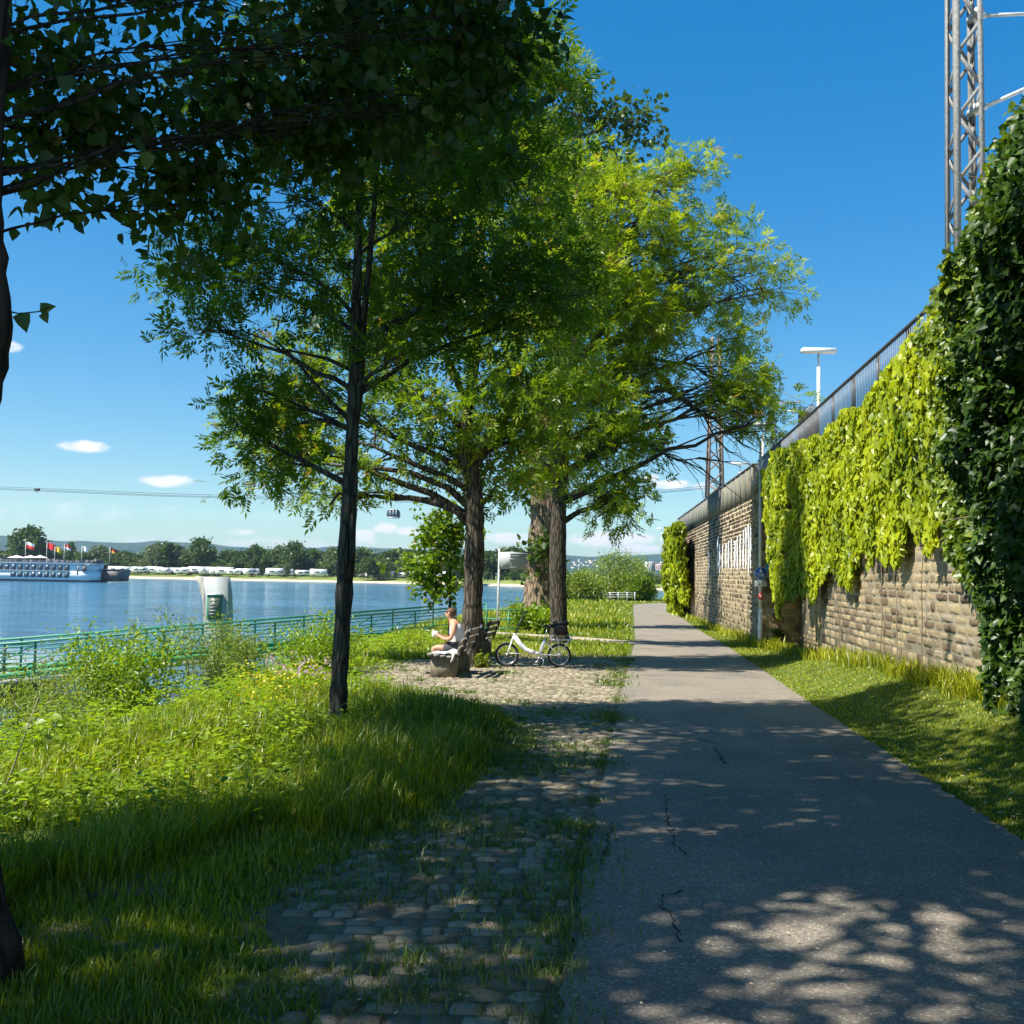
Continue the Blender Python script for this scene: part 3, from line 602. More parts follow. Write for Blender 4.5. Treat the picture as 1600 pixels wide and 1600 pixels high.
# bare stems under the creeper
for k in range(8):
    st = MB()
    y = rng.uniform(13, 29); 
    zz = np.linspace(float(g(XW(y)-.1, y)), float(loF(y))+.5, 7); yy = y+np.cumsum(rng.normal(size=7)*.09); xo = 0.1 if y < NI0 else .25
    st.tube(np.stack([x_wall(yy)-.07-.03*rng.random(7), yy, zz], 1), np.linspace(.012, .005, 7), 5, cap=False); st.build('stem', M['vine'], cre, True)
cr2 = thing('wall_creeper', 'green creeper covering the far end of the wall like a hedge', 'climbing plant', (XW(72), 72, 0))
far_lo = lambda y: np.interp(y, [60, 63, 65, 80], [3.5, .6, -.6, -.9])
ivy_sheet('foliage', cr2, M['creeper'], 46000, 62, 76, lambda y: -1+0*y+np.where(y < 65, 1.2, 0), lambda y: 4.9+.2*np.sin(y), .75, .19)
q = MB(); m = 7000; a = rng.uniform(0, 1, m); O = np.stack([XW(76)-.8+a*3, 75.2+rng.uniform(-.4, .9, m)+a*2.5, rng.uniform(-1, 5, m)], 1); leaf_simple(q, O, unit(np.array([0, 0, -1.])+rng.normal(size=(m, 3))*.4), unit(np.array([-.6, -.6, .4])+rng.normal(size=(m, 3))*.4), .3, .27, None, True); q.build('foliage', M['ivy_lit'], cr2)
# sparse plant on the pier
pl_ = thing('wall_plant', 'small dark leafy plant growing out of the pier beside the blue plate', 'climbing plant', (PX+.5, NI1-.1, 2))
q = MB()
for (px, py, rr_, m) in ((1220, 905, .3, 260), (1228, 925, .25, 200), (1210, 878, .13, 70), (1216, 990, .16, 60), (1212, 960, .1, 30)):
    c = P(px, py, NI1-.12); O = c+rng.normal(size=(m, 3))*rr_*np.array([.6, .25, .6]); O[:, 1] = np.minimum(O[:, 1], NI1-.06); leaf_simple(q, O, rnd(m), rnd(m)+np.array([0, -1, .5]), .11, .09)
q.build('foliage', M['ivy'], pl_)
# dark ivy mass, near right
iv = thing('ivy_bush', 'huge dark ivy thicket bulging over the wall at the right edge', 'ivy', (XW(11)-.2, 11, 0))
mb = MB(); ml = MB()
m = 120000; y = rng.uniform(5.5, 16.5, m); z = rng.uniform(-.2, 7.0, m)
prof = np.interp(z, [-.2, .6, 1.3, 2.0, 2.8, 4, 5.2, 6.2, 7.0], [.42, .45, .5, .62, .78, .85, .85, .65, .3]); yend = np.interp(z, [0, 1.2, 2, 3, 4.5, 5.5, 6.2, 7], [12.3, 12.6, 14.0, 14.8, 15.8, 15.9, 13.6, 11.5])
k = y < yend+.9*vnoise(y*0+3, z, 1.5, 51); y = y[k]; z = z[k]; prof = prof[k]; yend = yend[k]; m = len(y)
bul = prof*(.3+.7*smooth((12.9-y)/1.3))*(1+.6*vnoise(y, z, .9, 52)+.5*vnoise(y, z, 2.6, 53)); fr = 1-rng.random(m)**2*.5
x = x_wall(y)-.05-bul*fr
O = np.stack([x, y, z], 1); k = (z > 5.3); O[k, 0] += rng.uniform(0, 1, k.sum())*1.0
A = unit(np.array([-.3, 0, -.6])+rng.normal(size=(m, 3))*.6); Nn = unit(np.array([-.8, -.25, .5])+rng.normal(size=(m, 3))*.5); s = .1*rng.uniform(.55, 1.35, m); c = np.clip(.3+.5*vnoise(y, z, 1.2, 54)+rng.normal(size=m)*.25, 0, 1)
sel = rng.random(m) < np.clip((y-11.2)*.7+(z-3.5)*.15, 0, .95)  # leaves picked by position for the lighter copy: sunlight painted as colour
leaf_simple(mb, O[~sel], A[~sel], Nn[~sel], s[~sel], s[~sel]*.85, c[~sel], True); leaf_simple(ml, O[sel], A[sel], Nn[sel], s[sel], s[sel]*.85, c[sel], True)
mb.build('foliage', M['ivy'], iv); ml.build('sunlit_young_foliage', M['ivy_lit'], iv)
for k in range(9):
    q = MB(); y = rng.uniform(8, 11.5); z = rng.uniform(.5, 6.3); a = np.array([XW(y)-.2, y, z]); b = a+np.array([-.6, rng.uniform(-.3, 1.2), rng.uniform(-.3, .9)]); q.tube(bez(a, b, .1, 5), np.linspace(.012, .004, 5), 5, cap=False); q.build('stem', M['vine'], iv, True)
# ------------------------------------------------------------------ trees
def pts(lst, Y): return [P(x, y, Y+(d[0] if d else 0)) for x, y, *d in lst]
def bl(lst, Y, dens=1.0, deep=.8):
    out = []
    for e in lst:
        px, py, rx, ry = e[:4]; dy = e[4] if len(e) > 4 else 0; ns = e[5] if len(e) > 5 else None; s = pxm(Y)
        rad = ((rx+ry)/2)*s*deep
        if ns is None: ns = max(3, int(rx*ry*dens/900))
        b = [P(px, py, Y+dy), (rx*s, rad, ry*s), ns]
        if len(e) > 6: b.append(e[6])
        out.append(tuple(b))
    return out
Y = 12.0; tb = pts([(527, 1140), (530, 1060), (536, 960), (541, 870), (546, 780), (550, 690), (553, 600), (556, 500), (559, 400), (563, 280), (566, 120), (570, -80), (575, -260)], Y); tb[0][2] = float(g(tb[0][0], Y))
def wound(mb):
    mb.tube(pts([(548, 700), (562, 610), (568, 500), (578, 400), (590, 260), (600, 100)], Y), [.05, .05, .042, .035, .028, .02], 8)
    mb.tube(pts([(541, 905, -.07), (539, 870, -.1), (538, 840, -.1), (541, 800, -.06)], Y), [.02, .045, .05, .02], 8)
    mb.tube(pts([(549, 905, -.07), (550, 860, -.1), (551, 820, -.09), (549, 790, -.05)], Y), [.02, .03, .03, .015], 8)
    for l in ([(549, 660), (505, 615), (460, 560), (428, 530)], [(548, 670), (500, 655), (455, 665)], [(556, 620), (600, 590), (665, 545), (700, 510)], [(545, 780), (530, 770), (515, 790)], [(553, 580), (510, 560), (440, 545)]):
        mb.tube(pts(l, Y), np.linspace(.032, .012, len(l)), 6)
tree('ash_tree', 'slim young tree with dark bare trunk standing in the grass nearest the path', 'tree', tb, [.115, .1, .1, .105, .09, .082, .07, .062, .052, .042, .034, .022, .012],
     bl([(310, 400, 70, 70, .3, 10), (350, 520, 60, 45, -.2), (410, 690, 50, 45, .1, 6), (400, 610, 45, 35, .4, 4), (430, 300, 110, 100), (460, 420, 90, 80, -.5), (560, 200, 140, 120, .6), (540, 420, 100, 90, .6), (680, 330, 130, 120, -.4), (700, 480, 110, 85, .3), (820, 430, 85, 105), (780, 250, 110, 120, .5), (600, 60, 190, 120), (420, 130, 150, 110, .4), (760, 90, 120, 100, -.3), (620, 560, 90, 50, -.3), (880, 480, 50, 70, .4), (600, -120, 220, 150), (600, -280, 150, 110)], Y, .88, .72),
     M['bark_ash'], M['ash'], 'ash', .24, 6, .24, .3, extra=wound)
Y = 22.5; tb = pts([(737, 1048), (737, 1000), (739, 930), (742, 850), (741, 780), (736, 730), (722, 690), (733, 640), (742, 560), (748, 450), (755, 320), (760, 180), (765, 70)], Y); tb[0][2] = float(g(tb[0][0], Y))
def limbs2(mb):
    for l in ([(741, 800), (700, 762), (640, 738), (560, 728), (520, 745)], [(742, 830), (700, 785), (665, 778)], [(738, 735), (770, 690), (800, 640), (830, 600)], [(733, 640), (700, 560), (650, 480)]):
        mb.tube(pts(l, Y), np.linspace(.09, .03, len(l)), 7)
tree('ash_tree', 'rough barked tree between the two benches with crooked fork and drooping limbs', 'tree', tb, [.27, .225, .215, .22, .2, .19, .16, .13, .12, .1, .07, .04, .02],
     bl([(470, 610, 85, 65, .5, 14, .7), (440, 700, 85, 40, .8, 12, .7), (560, 690, 80, 50, 0, 4), (530, 780, 40, 22), (640, 620, 95, 75, -.8, 8), (600, 500, 110, 90, .8), (700, 440, 140, 110), (810, 560, 100, 90, -.8), (800, 690, 95, 60), (770, 775, 50, 35, .5), (620, 340, 130, 120), (780, 280, 150, 130, .8), (700, 150, 140, 100), (830, 420, 100, 100), (690, 700, 70, 60, .8), (860, 640, 70, 70, -.6), (780, 100, 80, 60, 0, 12), (865, 85, 30, 30, 0, 5)], Y, 1.5, .75),  # lower left clumps get brighter leaves, sunlit look put into their tone
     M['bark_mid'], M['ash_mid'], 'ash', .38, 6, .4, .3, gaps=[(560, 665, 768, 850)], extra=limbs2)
Y = 33.0; tb = pts([(874, 1003), (873, 960), (871, 880), (873, 800), (876, 740), (882, 660), (892, 570), (908, 470), (922, 370), (930, 290)], Y); tb[0][2] = float(g(tb[0][0], Y))
def limbs3(mb):
    for l in ([(882, 660), (940, 600), (1010, 560), (1080, 570), (1130, 600)], [(880, 700), (930, 660), (1000, 690), (1060, 720), (1100, 715)], [(885, 640), (960, 620), (1040, 610), (1110, 650), (1165, 700)], [(892, 570), (960, 500), (1040, 430), (1110, 420), (1150, 440)], [(908, 470), (960, 400), (1010, 320), (1040, 270)], [(1010, 560), (1060, 620), (1100, 650), (1120, 690)]):
        p_ = pts(l, Y); mb.tube(p_, np.linspace(.1, .012, len(l)), 6)
        for k in range(26):
            i = rng.integers(2, len(p_)); a = p_[i-1]+(p_[i]-p_[i-1])*rng.random(); b = a+np.array([rng.uniform(.3, 2.2), rng.normal()*.8, rng.uniform(-1.3, .5)]); mb.tube(bez(a, b, .12, 6, .07), np.linspace(.022, .008, 6), 4, cap=False)
tree('ash_tree', 'tall bright green tree behind the bicycle leaning its crown over the path', 'tree', tb, [.31, .27, .265, .26, .24, .2, .18, .13, .09, .05],
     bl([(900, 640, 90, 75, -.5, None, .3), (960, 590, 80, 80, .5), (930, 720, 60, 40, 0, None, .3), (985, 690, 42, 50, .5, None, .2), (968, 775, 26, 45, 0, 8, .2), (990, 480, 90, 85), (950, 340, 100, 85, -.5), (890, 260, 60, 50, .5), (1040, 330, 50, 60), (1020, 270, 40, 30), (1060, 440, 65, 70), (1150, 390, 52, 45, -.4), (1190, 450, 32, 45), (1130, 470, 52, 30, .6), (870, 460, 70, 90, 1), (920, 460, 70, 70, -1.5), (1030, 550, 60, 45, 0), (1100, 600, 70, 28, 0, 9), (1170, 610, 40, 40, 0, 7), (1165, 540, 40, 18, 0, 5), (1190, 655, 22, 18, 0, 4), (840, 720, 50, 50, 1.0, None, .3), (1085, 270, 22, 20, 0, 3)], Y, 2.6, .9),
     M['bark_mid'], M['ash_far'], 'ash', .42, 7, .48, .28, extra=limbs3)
Y = 48.0; tb = pts([(845, 968), (846, 930), (850, 860), (855, 780), (860, 680), (870, 560), (885, 430), (900, 310), (905, 200), (908, 150)], Y); tb[0][2] = float(g(tb[0][0], Y))
tree('poplar_tree', 'massive old poplar with furrowed lit trunk behind the dark trunk', 'tree', tb, [.98, .86, .8, .76, .66, .5, .4, .3, .15, .08],
     bl([(880, 200, 75, 60), (960, 215, 42, 50), (985, 185, 20, 25, 0, 4), (870, 320, 110, 90), (970, 330, 60, 70, 1), (950, 450, 90, 90, 1), (870, 560, 90, 90), (990, 590, 45, 60, 1), (1000, 660, 32, 55), (890, 700, 90, 45), (970, 740, 45, 45), (852, 872, 12, 22, -1.2, 3, .8), (800, 740, 60, 50), (830, 150, 40, 30), (905, 150, 30, 25), (880, 250, 100, 60), (930, 280, 70, 50), (860, 420, 110, 90)], Y, 1.6, .8),
     M['bark_pop'], M['poplar'], 'simple', .3, 11, .6, .8, twigf=.1, nseg=20)
Y = 34.0; xb = P(703, 985, Y)[0]; tb = [GP(xb, Y)]+pts([(703, 950), (704, 880), (706, 810)], Y)
tree('young_tree', 'small slender tree beyond the green gangway head', 'tree', tb, [.06, .05, .04, .02], bl([(680, 870, 32, 42, 0, 10), (712, 850, 26, 50, .4, 9), (680, 825, 26, 26, 0, 9), (688, 918, 34, 18, 0, 9), (700, 795, 20, 20, 0, 5), (660, 890, 18, 20, 0, 4)], Y), M['bark_ash'], M['ash_mid'], 'simple', .17, 9, .28, .8, limb_r=.4)
# near lime: trunk at the left edge, canopy over the camera
Y = 4.2; tb = pts([(-26, 1500), (-62, 1300), (-72, 1000), (-62, 700), (-34, 590), (-24, 500), (-30, 420), (-40, 300), (-28, 120), (-20, -100), (10, -500), (60, -900), (120, -1400), (160, -2000)], Y); tb[0][2] = float(g(tb[0][0], Y))
low = bl([(60, 60, 110, 100, .2), (90, 210, 85, 60, .3, 12), (210, 130, 120, 100, .6), (330, 210, 120, 85, .8), (300, 285, 80, 40, 1.0, 9), (420, 120, 130, 110, .9), (560, 100, 130, 110, 1.0), (560, 220, 80, 40, 1.2, 5), (700, 70, 110, 90, 1.1), (640, 190, 80, 50, 1.0, 6), (780, 30, 60, 60, 1.1), (810, 60, 20, 35, 1.1, 4), (250, 20, 200, 60, .8), (550, 0, 250, 60, 1.0), (110, 265, 50, 18, .4, 4), (480, 200, 80, 50, 1.1, 8), (720, 150, 90, 60, 1.2, 9), (300, 320, 60, 18, 1.0, 4), (640, 20, 200, 60, 1.3)], 4.4, .68, .8)
hi = []
for i_, X_ in enumerate(np.arange(-11.0, 2.4, 1.85)):
    for j_, Y_ in enumerate(np.arange(-1.1, 10.8, 1.85)):
        if (X_ > .2 and Y_ > 5) or (X_ > -2 and Y_ > 7) or Y_ > 11.6: continue
        if X_ < -9.5 or (X_ < -8 and Y_ > 4): continue
        z_ = 9.2+.22*max(Y_, 0)+rng.uniform(-.3, .8); k_ = 22 if Y_ > 2.2 else (16 if Y_ > .2 else 9)
        hi.append(((X_+rng.uniform(-.4, .4), Y_+rng.uniform(-.4, .4), z_), (1.25, 1.25, .9), k_))
lt = tree('lime_tree', 'near tree whose dark trunk fills the left edge and whose black leaves hang overhead', 'tree', tb, [.15, .11, .1, .1, .105, .11, .1, .1, .1, .1, .1, .1, .09, .08], low, M['bark_dark'], M['lime'], 'heart', .075, 5, .16, twigf=.35, limb_r=.08, minr=.006)
def add_high(t):
    br = MB(); cr = MB()
    for c, r, ns in hi:
        c = np.array(c); br.tube(bez(tb[-2-(ns % 2)], c, .05, 8), np.linspace(.06, .02, 8), 5, cap=False)
        q = rnd(ns)*np.array(r)*(rng.random(ns)**.4)[:, None]+c; m = ns*85
        O = np.repeat(q, 85, 0)+rng.normal(size=(m, 3))*.36; leaf_simple(cr, O, unit(rnd(m)+np.array([0, 0, -.5])), unit(rnd(m)*.8+np.array([0, 0, 1])), .15, .13, rng.random(m), True)
        for e in q[::2]: br.tube(bez(c, e, .05, 4), np.linspace(.015, .006, 4), 3, cap=False)
    br.build('upper_branches', M['bark_dark'], t, True); cr.build('upper_crown', M['lime'], t)
add_high(lt)
# twig with three leaves on the lime trunk
q = MB(); q.tube([P(5, 485, 4.2), P(30, 490, 4.2), P(60, 487, 4.2), P(75, 480, 4.2)], [.004, .003, .003, .002], 5)
leaf_simple(q, np.array([P(32, 488, 4.2), P(62, 486, 4.2), P(68, 488, 4.22)]), np.array([(.35, 0, -1.), (.8, 0, .3), (.4, 0, -1)]), np.array([(.3, -1, .3), (0, -1, .3), (0, -1, 0.)]), np.array([.09, .07, .05]), np.array([.07, .065, .045]), np.array([.6, .8, .7]), True); q.build('twig', M['lime'], lt)
# shrubs on the bank
def shrub(name, label, px, Y, hgt, w, n, mat, leaf=.09, lw=.35, stems=14, cat='shrub', group=None, X=None, spread=1.0, smat='stem'):
    X = P(px, 900, Y)[0] if X is None else X; b = GP(X, Y); t = thing(name, label, cat, b, 0, group); s = MB(); f = MB()
    for k in range(stems):
        a = rng.uniform(0, 2*math.pi); r = w*.5*math.sqrt(rng.random())*spread; e = b+np.array([math.cos(a)*r, math.sin(a)*r, hgt*rng.uniform(.55, 1)]); s0 = b+np.array([math.cos(a)*r*.35, math.sin(a)*r*.35, -.1]); p_ = bez(s0, e, .05, 8, .05)
        s.tube(p_, np.linspace(.012, .004, 8), 4, cap=False); m = n//stems; u = rng.uniform(.15, 1, m)**.8*7; i = np.minimum(u.astype(int), 6); O = p_[i]+(p_[i+1]-p_[i])*(u-i)[:, None]+rng.normal(size=(m, 3))*w*.085
        sz = leaf*rng.uniform(.6, 1.2, m); leaf_simple(f, O, unit(rnd(m)+np.array([0, 0, .45])), rnd(m)+np.array([0, 0, .6]), sz, sz*lw, np.clip(rng.normal(.5, .25, m), 0, 1))
    s.build('stems', M[smat], t, True); f.build('foliage', mat, t); return t
shrub('willow_shrub', 'bushy shrub with fresh green leaves in front of the gangway, middle of the bank', 205, 17.5, 1.75, 1.9, 6500, M['weed'], .085, .5, 26)
shrub('willow_shrub', 'thin grey green willow with one tall shoot against the water', 188, 19, 2.5, 1.0, 1500, M['willow'], .08, .25, 8)
shrub('willow_shrub', 'wispy willow shoots right in front of the concrete information column', 320, 19, 1.75, 1.6, 2600, M['willow'], .09, .25, 14)
shrub('willow_shrub', 'low loose willow left of the young tree, in front of the gangway', 385, 21, 1.35, 1.8, 3000, M['willow'], .09, .28, 14)
shrub('willow_shrub', 'pale willow thicket at the left edge of the bank', 60, 15, 1.6, 2.8, 9500, M['willow'], .075, .28, 34)
shrub('willow_shrub', 'broad pale shrub below the white pontoon deck', 110, 20, 1.7, 2.8, 6500, M['willow'], .09, .28, 26)
shrub('willow_shrub', 'low yellow green shrub touching the young tree trunk on the left', 500, 20, 1.05, 2.0, 4000, M['weed'], .08, .4, 20)
shrub('leafy_bush', 'yellow green bush at the foot of the old poplar', 832, 45, 1.15, 2.3, 1900, M['ash_mid'], .17, .6, 16)
shrub('leafy_bush', 'small light bush between poplar and dark trunk', 852, 42, 1.2, 1.2, 900, M['weed'], .18, .7, 12)
shrub('leafy_bush', 'dark green clump of weeds at the foot of the bench tree', 757, 22.3, .35, .5, 500, M['bankgrass'], .1, .3, 12)
def bigbush(label, px, py, Y, w, h, mat, n=9000, sz=.3):
    b = GP(P(px, 900, Y)[0], Y); t = thing('willow_bush', label, 'bush', b); f = MB(); s = MB(); ns = 60
    q = rnd(ns)*(rng.random(ns)**.4)[:, None]; q[:, 2] = np.abs(q[:, 2]); q = q*np.array([w/2, w/2, h*.85])+b+np.array([0, 0, .2])
    for e in q: s.tube(bez(b, e, .1, 5), np.linspace(.05, .01, 5), 4, cap=False)
    O = np.repeat(q, n//ns, 0); m = len(O); O = O+rng.normal(size=(m, 3))*np.array([.55, .55, .5])*w/8; leaf_simple(f, O, unit(rnd(m)+np.array([0, 0, .4])), rnd(m)+np.array([0, 0, .7]), sz*rng.uniform(.6, 1.2, m), sz*.4, np.clip(rng.normal(.45, .25, m), 0, 1))
    s.build('stems', M['vine'], t, True); f.build('foliage', mat, t)
bigbush('large feathery willow bush beside the far bend of the path', 968, 0, 112, 8.2, 5.6, M['willow'], 12000)
bigbush('lower grey green willow bush left of the large one at the bend', 903, 0, 104, 5.4, 3.4, M['willow'], 8000)
bigbush('dark rounded bush just right of the large willow near the path', 998, 0, 108, 3.6, 2.8, M['ash_mid'], 6000)
# ------------------------------------------------------------------ grass
def samp(n, y0, y1, xl, xr, pw=1.0):
    """positions with density falling as 1/Y^2"""
    u = rng.random(n); Y = y0*(y1/y0)**u; a = xl(Y); b = xr(Y); keep = rng.random(n) < np.clip((b-a)/(1.25*Y), 0, 1); Y = Y[keep]; X = xl(Y)+(xr(Y)-xl(Y))*rng.random(len(Y)); return X, Y
def O3(X, Y): return np.stack([X, Y, g(X, Y)-.01], 1)
def bare(X, Y):   # worn places
    b = np.exp(-((X+2.1)/1.3)**2-((Y-20.5)/2.0)**2)+np.exp(-((X+3.1)/.6)**2-((Y-6.2)/.5)**2)
    d = np.abs((Y-34.5)-(4.7-X)*1.08)-0; fpath = (X < 4.8) & (X > -4.2) & (Y > 34) & (np.abs(Y-(34.5+(4.7-X)*1.084+1.6*np.sin(np.clip((4.7-X)/8.3, 0, 1)*math.pi))) < 1.3)
    return (b > .35) | fpath
mb = MB()
X, Y = samp(330000, 3.0, 48, lambda y: -.62*y-1.0, lambda y: np.minimum(cob_left(y)+.16+.4*vnoise(y, y*0, 1.0, 61), x_left(y)-.1), 1)
k = ~bare(X, Y) & (g(X, Y) > WATER-.05); X = X[k]; Y = Y[k]
dist = cob_left(Y)-X
near = (Y < 6.8) & (X > cob_left(Y)-.75) | (Y < 5.4) & (X > -2.4)
thin = near & (rng.random(len(X)) > .5+.5*(vnoise(X, Y, 2.5, 62) > .02)); X = X[~thin]; Y = Y[~thin]; dist = dist[~thin]; near = near[~thin]
H = (.25+.25*vnoise(X, Y, .9, 63)+.1*np.exp(-((X+1.4)/1.0)**2-((Y-9.5)/2.6)**2))*smooth(.3+dist/.6)*np.where(near, .42, 1)*rng.uniform(.5, 1.25, len(X)); H = np.where(Y > 17, H*.62, H); H = np.maximum(H, .05)
cc = np.clip(.4+.55*vnoise(X, Y, .6, 64)+.18*smooth((Y-11)/6)+rng.normal(size=len(X))*.18, 0, .84); cc = np.where(rng.random(len(X)) < .035, 1, cc)  # blades darker near the camera, canopy shade put into the tone
blades(mb, O3(X, Y), H, .0035+.0011*Y, .45, cc)
X, Y = samp(16000, 20, 110, lambda y: x_edge(y)-4, lambda y: np.minimum(x_left(y)-.05, 40), 1); 
X, Y = samp(90000, 26, 112, lambda y: x_edge(y)-3, lambda y: x_left(y)-.12); k = ~bare(X, Y); X = X[k]; Y = Y[k]; H = .2*(1+.9*vnoise(X, Y, .5, 65))*rng.uniform(.5, 1.2, len(X))*np.where((Y > 46) & (X < 5.5+.08*(Y-46)), 1.7, .7); blades(mb, O3(X, Y), H, .0013*Y, .4, np.clip(.72+.5*vnoise(X, Y, .4, 66)+rng.normal(size=len(X))*.18, 0, 1))
tag(mb.build('bank_grass', M['bankgrass']), 'tall lush grass covering the river bank left of the path', 'grass', kind='stuff')
mb = MB()
X, Y = samp(330000, 6.0, 110, lambda y: x_right(y)-.03+.12*vnoise(y, y*0, 2.3, 69), lambda y: x_wall(y)-.02); H = rng.uniform(.025, .06, len(X)); wallgap = x_wall(Y)-X
tall = (wallgap < .45+.3*vnoise(Y, Y*0, 1.2, 67)); H = np.where(tall, rng.uniform(.12, .42, len(X)), H)*np.where(Y > 30, 1.3, 1)
cc = np.clip(.5+.6*vnoise(X, Y, .9, 68)+rng.normal(size=len(X))*.2, 0, .84); cc = np.where(rng.random(len(X)) < .02, 1, cc)
blades(mb, O3(X, Y), H, .003+.0011*Y, .6, cc); tag(mb.build('lawn', M['lawn']), 'mown yellow green lawn strip between path and wall', 'grass', kind='stuff')
# tufts between the setts and along the asphalt edge
mb = MB(); nt = 1150; u = rng.random(nt); Y = 3.4*(26/3.4)**u; a = cob_left(Y); b = x_left(Y); X = a+(b-a)*np.where(rng.random(nt) < .25, rng.uniform(.93, 1.0, nt), rng.random(nt)**1.35)
k = (vnoise(X, Y, 1.6, 71) > -.07); X = X[k]; Y = Y[k]; K = 34; s = rng.gamma(2., .021, len(X))+.02; XX = np.repeat(X, K)+rng.normal(size=len(X)*K)*np.repeat(s, K)*1.3; YY = np.repeat(Y, K)+rng.normal(size=len(X)*K)*np.repeat(s, K)*.8
blades(mb, O3(XX, YY), np.clip(np.repeat(s, K)*rng.uniform(.5, 1.3, len(XX)), .015, .16), .003+.0008*YY, .8, np.clip(np.repeat(rng.random(len(X)), K)*.6+rng.random(len(XX))*.3, 0, 1))
tag(mb.build('grass_tufts', M['tuft']), 'small grass tufts growing in the joints of the cobblestones', 'grass', kind='stuff')
# leafy weeds
mb = MB(); n = 9000; X, Y = samp(n, 3.2, 34, lambda y: -.62*y-.8, lambda y: np.minimum(x_edge(y)+1.6+vnoise(y, y*0, .7, 72)*2, cob_left(y)-.2)); k = (vnoise(X, Y, .9, 73) > -.08) & ~bare(X, Y); X = X[k]; Y = Y[k]; K = 16
h = rng.uniform(.15, .62, len(X))*np.where(Y > 9, 1, .65); bx = np.repeat(X, K); by = np.repeat(Y, K); hh = np.repeat(h, K)*rng.uniform(.2, 1, len(bx)); O = O3(bx, by); O[:, 2] += hh; O[:, :2] += rng.normal(size=(len(bx), 2))*.06
az = rng.uniform(0, 6.28, len(bx)); A = np.stack([np.cos(az), np.sin(az), rng.uniform(-.3, .5, len(bx))], 1); s = (.05+.0018*by)*rng.uniform(.6, 1.4, len(bx)); leaf_simple(mb, O, A, rnd(len(bx))*.5+np.array([0, 0, 1]), s, s*.5, np.clip(np.repeat(rng.random(len(X)), K)*.7+rng.random(len(bx))*.3, 0, 1))
tag(mb.build('leafy_weeds', M['weed']), 'low broad leaved weeds growing through the bank grass', 'weeds', kind='stuff')
def flowers(name, mat, label, px0, px1, py0, py1, n, sz, kk=9):
    mb = MB()
    for _ in range(n):
        p_ = G(rng.uniform(px0, px1), rng.uniform(py0, py1)); m = kk; O = p_+rng.normal(size=(m, 3))*np.array([.05, .05, .03])+np.array([0, 0, rng.uniform(.35, .6)]); leaf_quad(mb, O, rnd(m), rnd(m)+np.array([0, -.5, 1]), sz, sz)
    tag(mb.build(name, mat), label, 'flowers', kind='stuff')
flowers('pink_wildflowers', M['flower'], 'pale pink wildflowers in the grass left of the young tree', 410, 520, 1075, 1110, 22, .035)
flowers('yellow_wildflowers', M['yflower'], 'yellow wildflowers in the sunlit grass left of the young tree', 370, 510, 1100, 1165, 38, .03, 6)
# fallen leaves and blossom on lawn and setts
mb = MB(); X, Y = samp(2600, 5, 24, lambda y: x_right(y)-.15, lambda y: x_wall(y)-.1); O = O3(X, Y); O[:, 2] += .05; m = len(X); leaf_quad(mb, O, rnd(m)*np.array([1, 1, .2]), rnd(m)*.3+np.array([0, 0, 1]), rng.uniform(.02, .05, m), .02)
X, Y = samp(500, 3.6, 14, lambda y: cob_left(y), lambda y: x_right(y)); O = np.stack([X, Y, base(Y)+.03], 1); m = len(X); leaf_quad(mb, O, rnd(m)*np.array([1, 1, .1]), rnd(m)*.2+np.array([0, 0, 1]), rng.uniform(.01, .03, m), .012)
tag(mb.build('fallen_leaves', M['petal']), 'scattered dry leaves and petals on the lawn and path', 'leaves', kind='stuff')
# stone slabs half hidden in the near grass
for (px, py, a, w, lab) in ((95, 1468, .3, .42, 'grey flat stone slab lying in the near grass, left one'), (205, 1500, -.2, .36, 'grey flat stone slab lying in the near grass, right one'), (190, 1392, .1, .5, 'pale long stone edging at the rim of the near grass')):
    p_ = G(px, py); q = MB(); q.box((-w/2, -w*.3, 0), (w/2, w*.3, .07), bev=.015); o = q.build('stone_slab', M['sett']); o.location = tuple(p_+np.array([0, 0, -.035])); o.rotation_euler = (R(3), R(-2), a); tag(o, lab, 'stone')
# dry stalks and a thin sapling at the left
sp = MB(); b = G(-5, 1270); sp.tube([b, P(20, 1200, b[1]), P(38, 1150, b[1]), P(60, 1090, b[1])], [.008, .007, .005, .003], 5); sl = thing('sapling', 'single thin stalk with large round leaves at the left edge of the bank', 'sapling', b); sp.build('stem', M['drystem'], sl)
f = MB(); O = np.array([P(48, 1140, b[1]), P(55, 1130, b[1]), P(70, 1150, b[1]), P(60, 1100, b[1]), P(80, 1120, b[1])]); leaf_simple(f, O, np.array([(-1, 0, .2), (1, 0, .3), (.6, 0, -.6), (.2, 0, 1), (1, 0, 0.)]), np.array([[0, -.6, 1.]]*5), .08, .07, rng.random(5), True); f.build('foliage', M['willow'], sl)
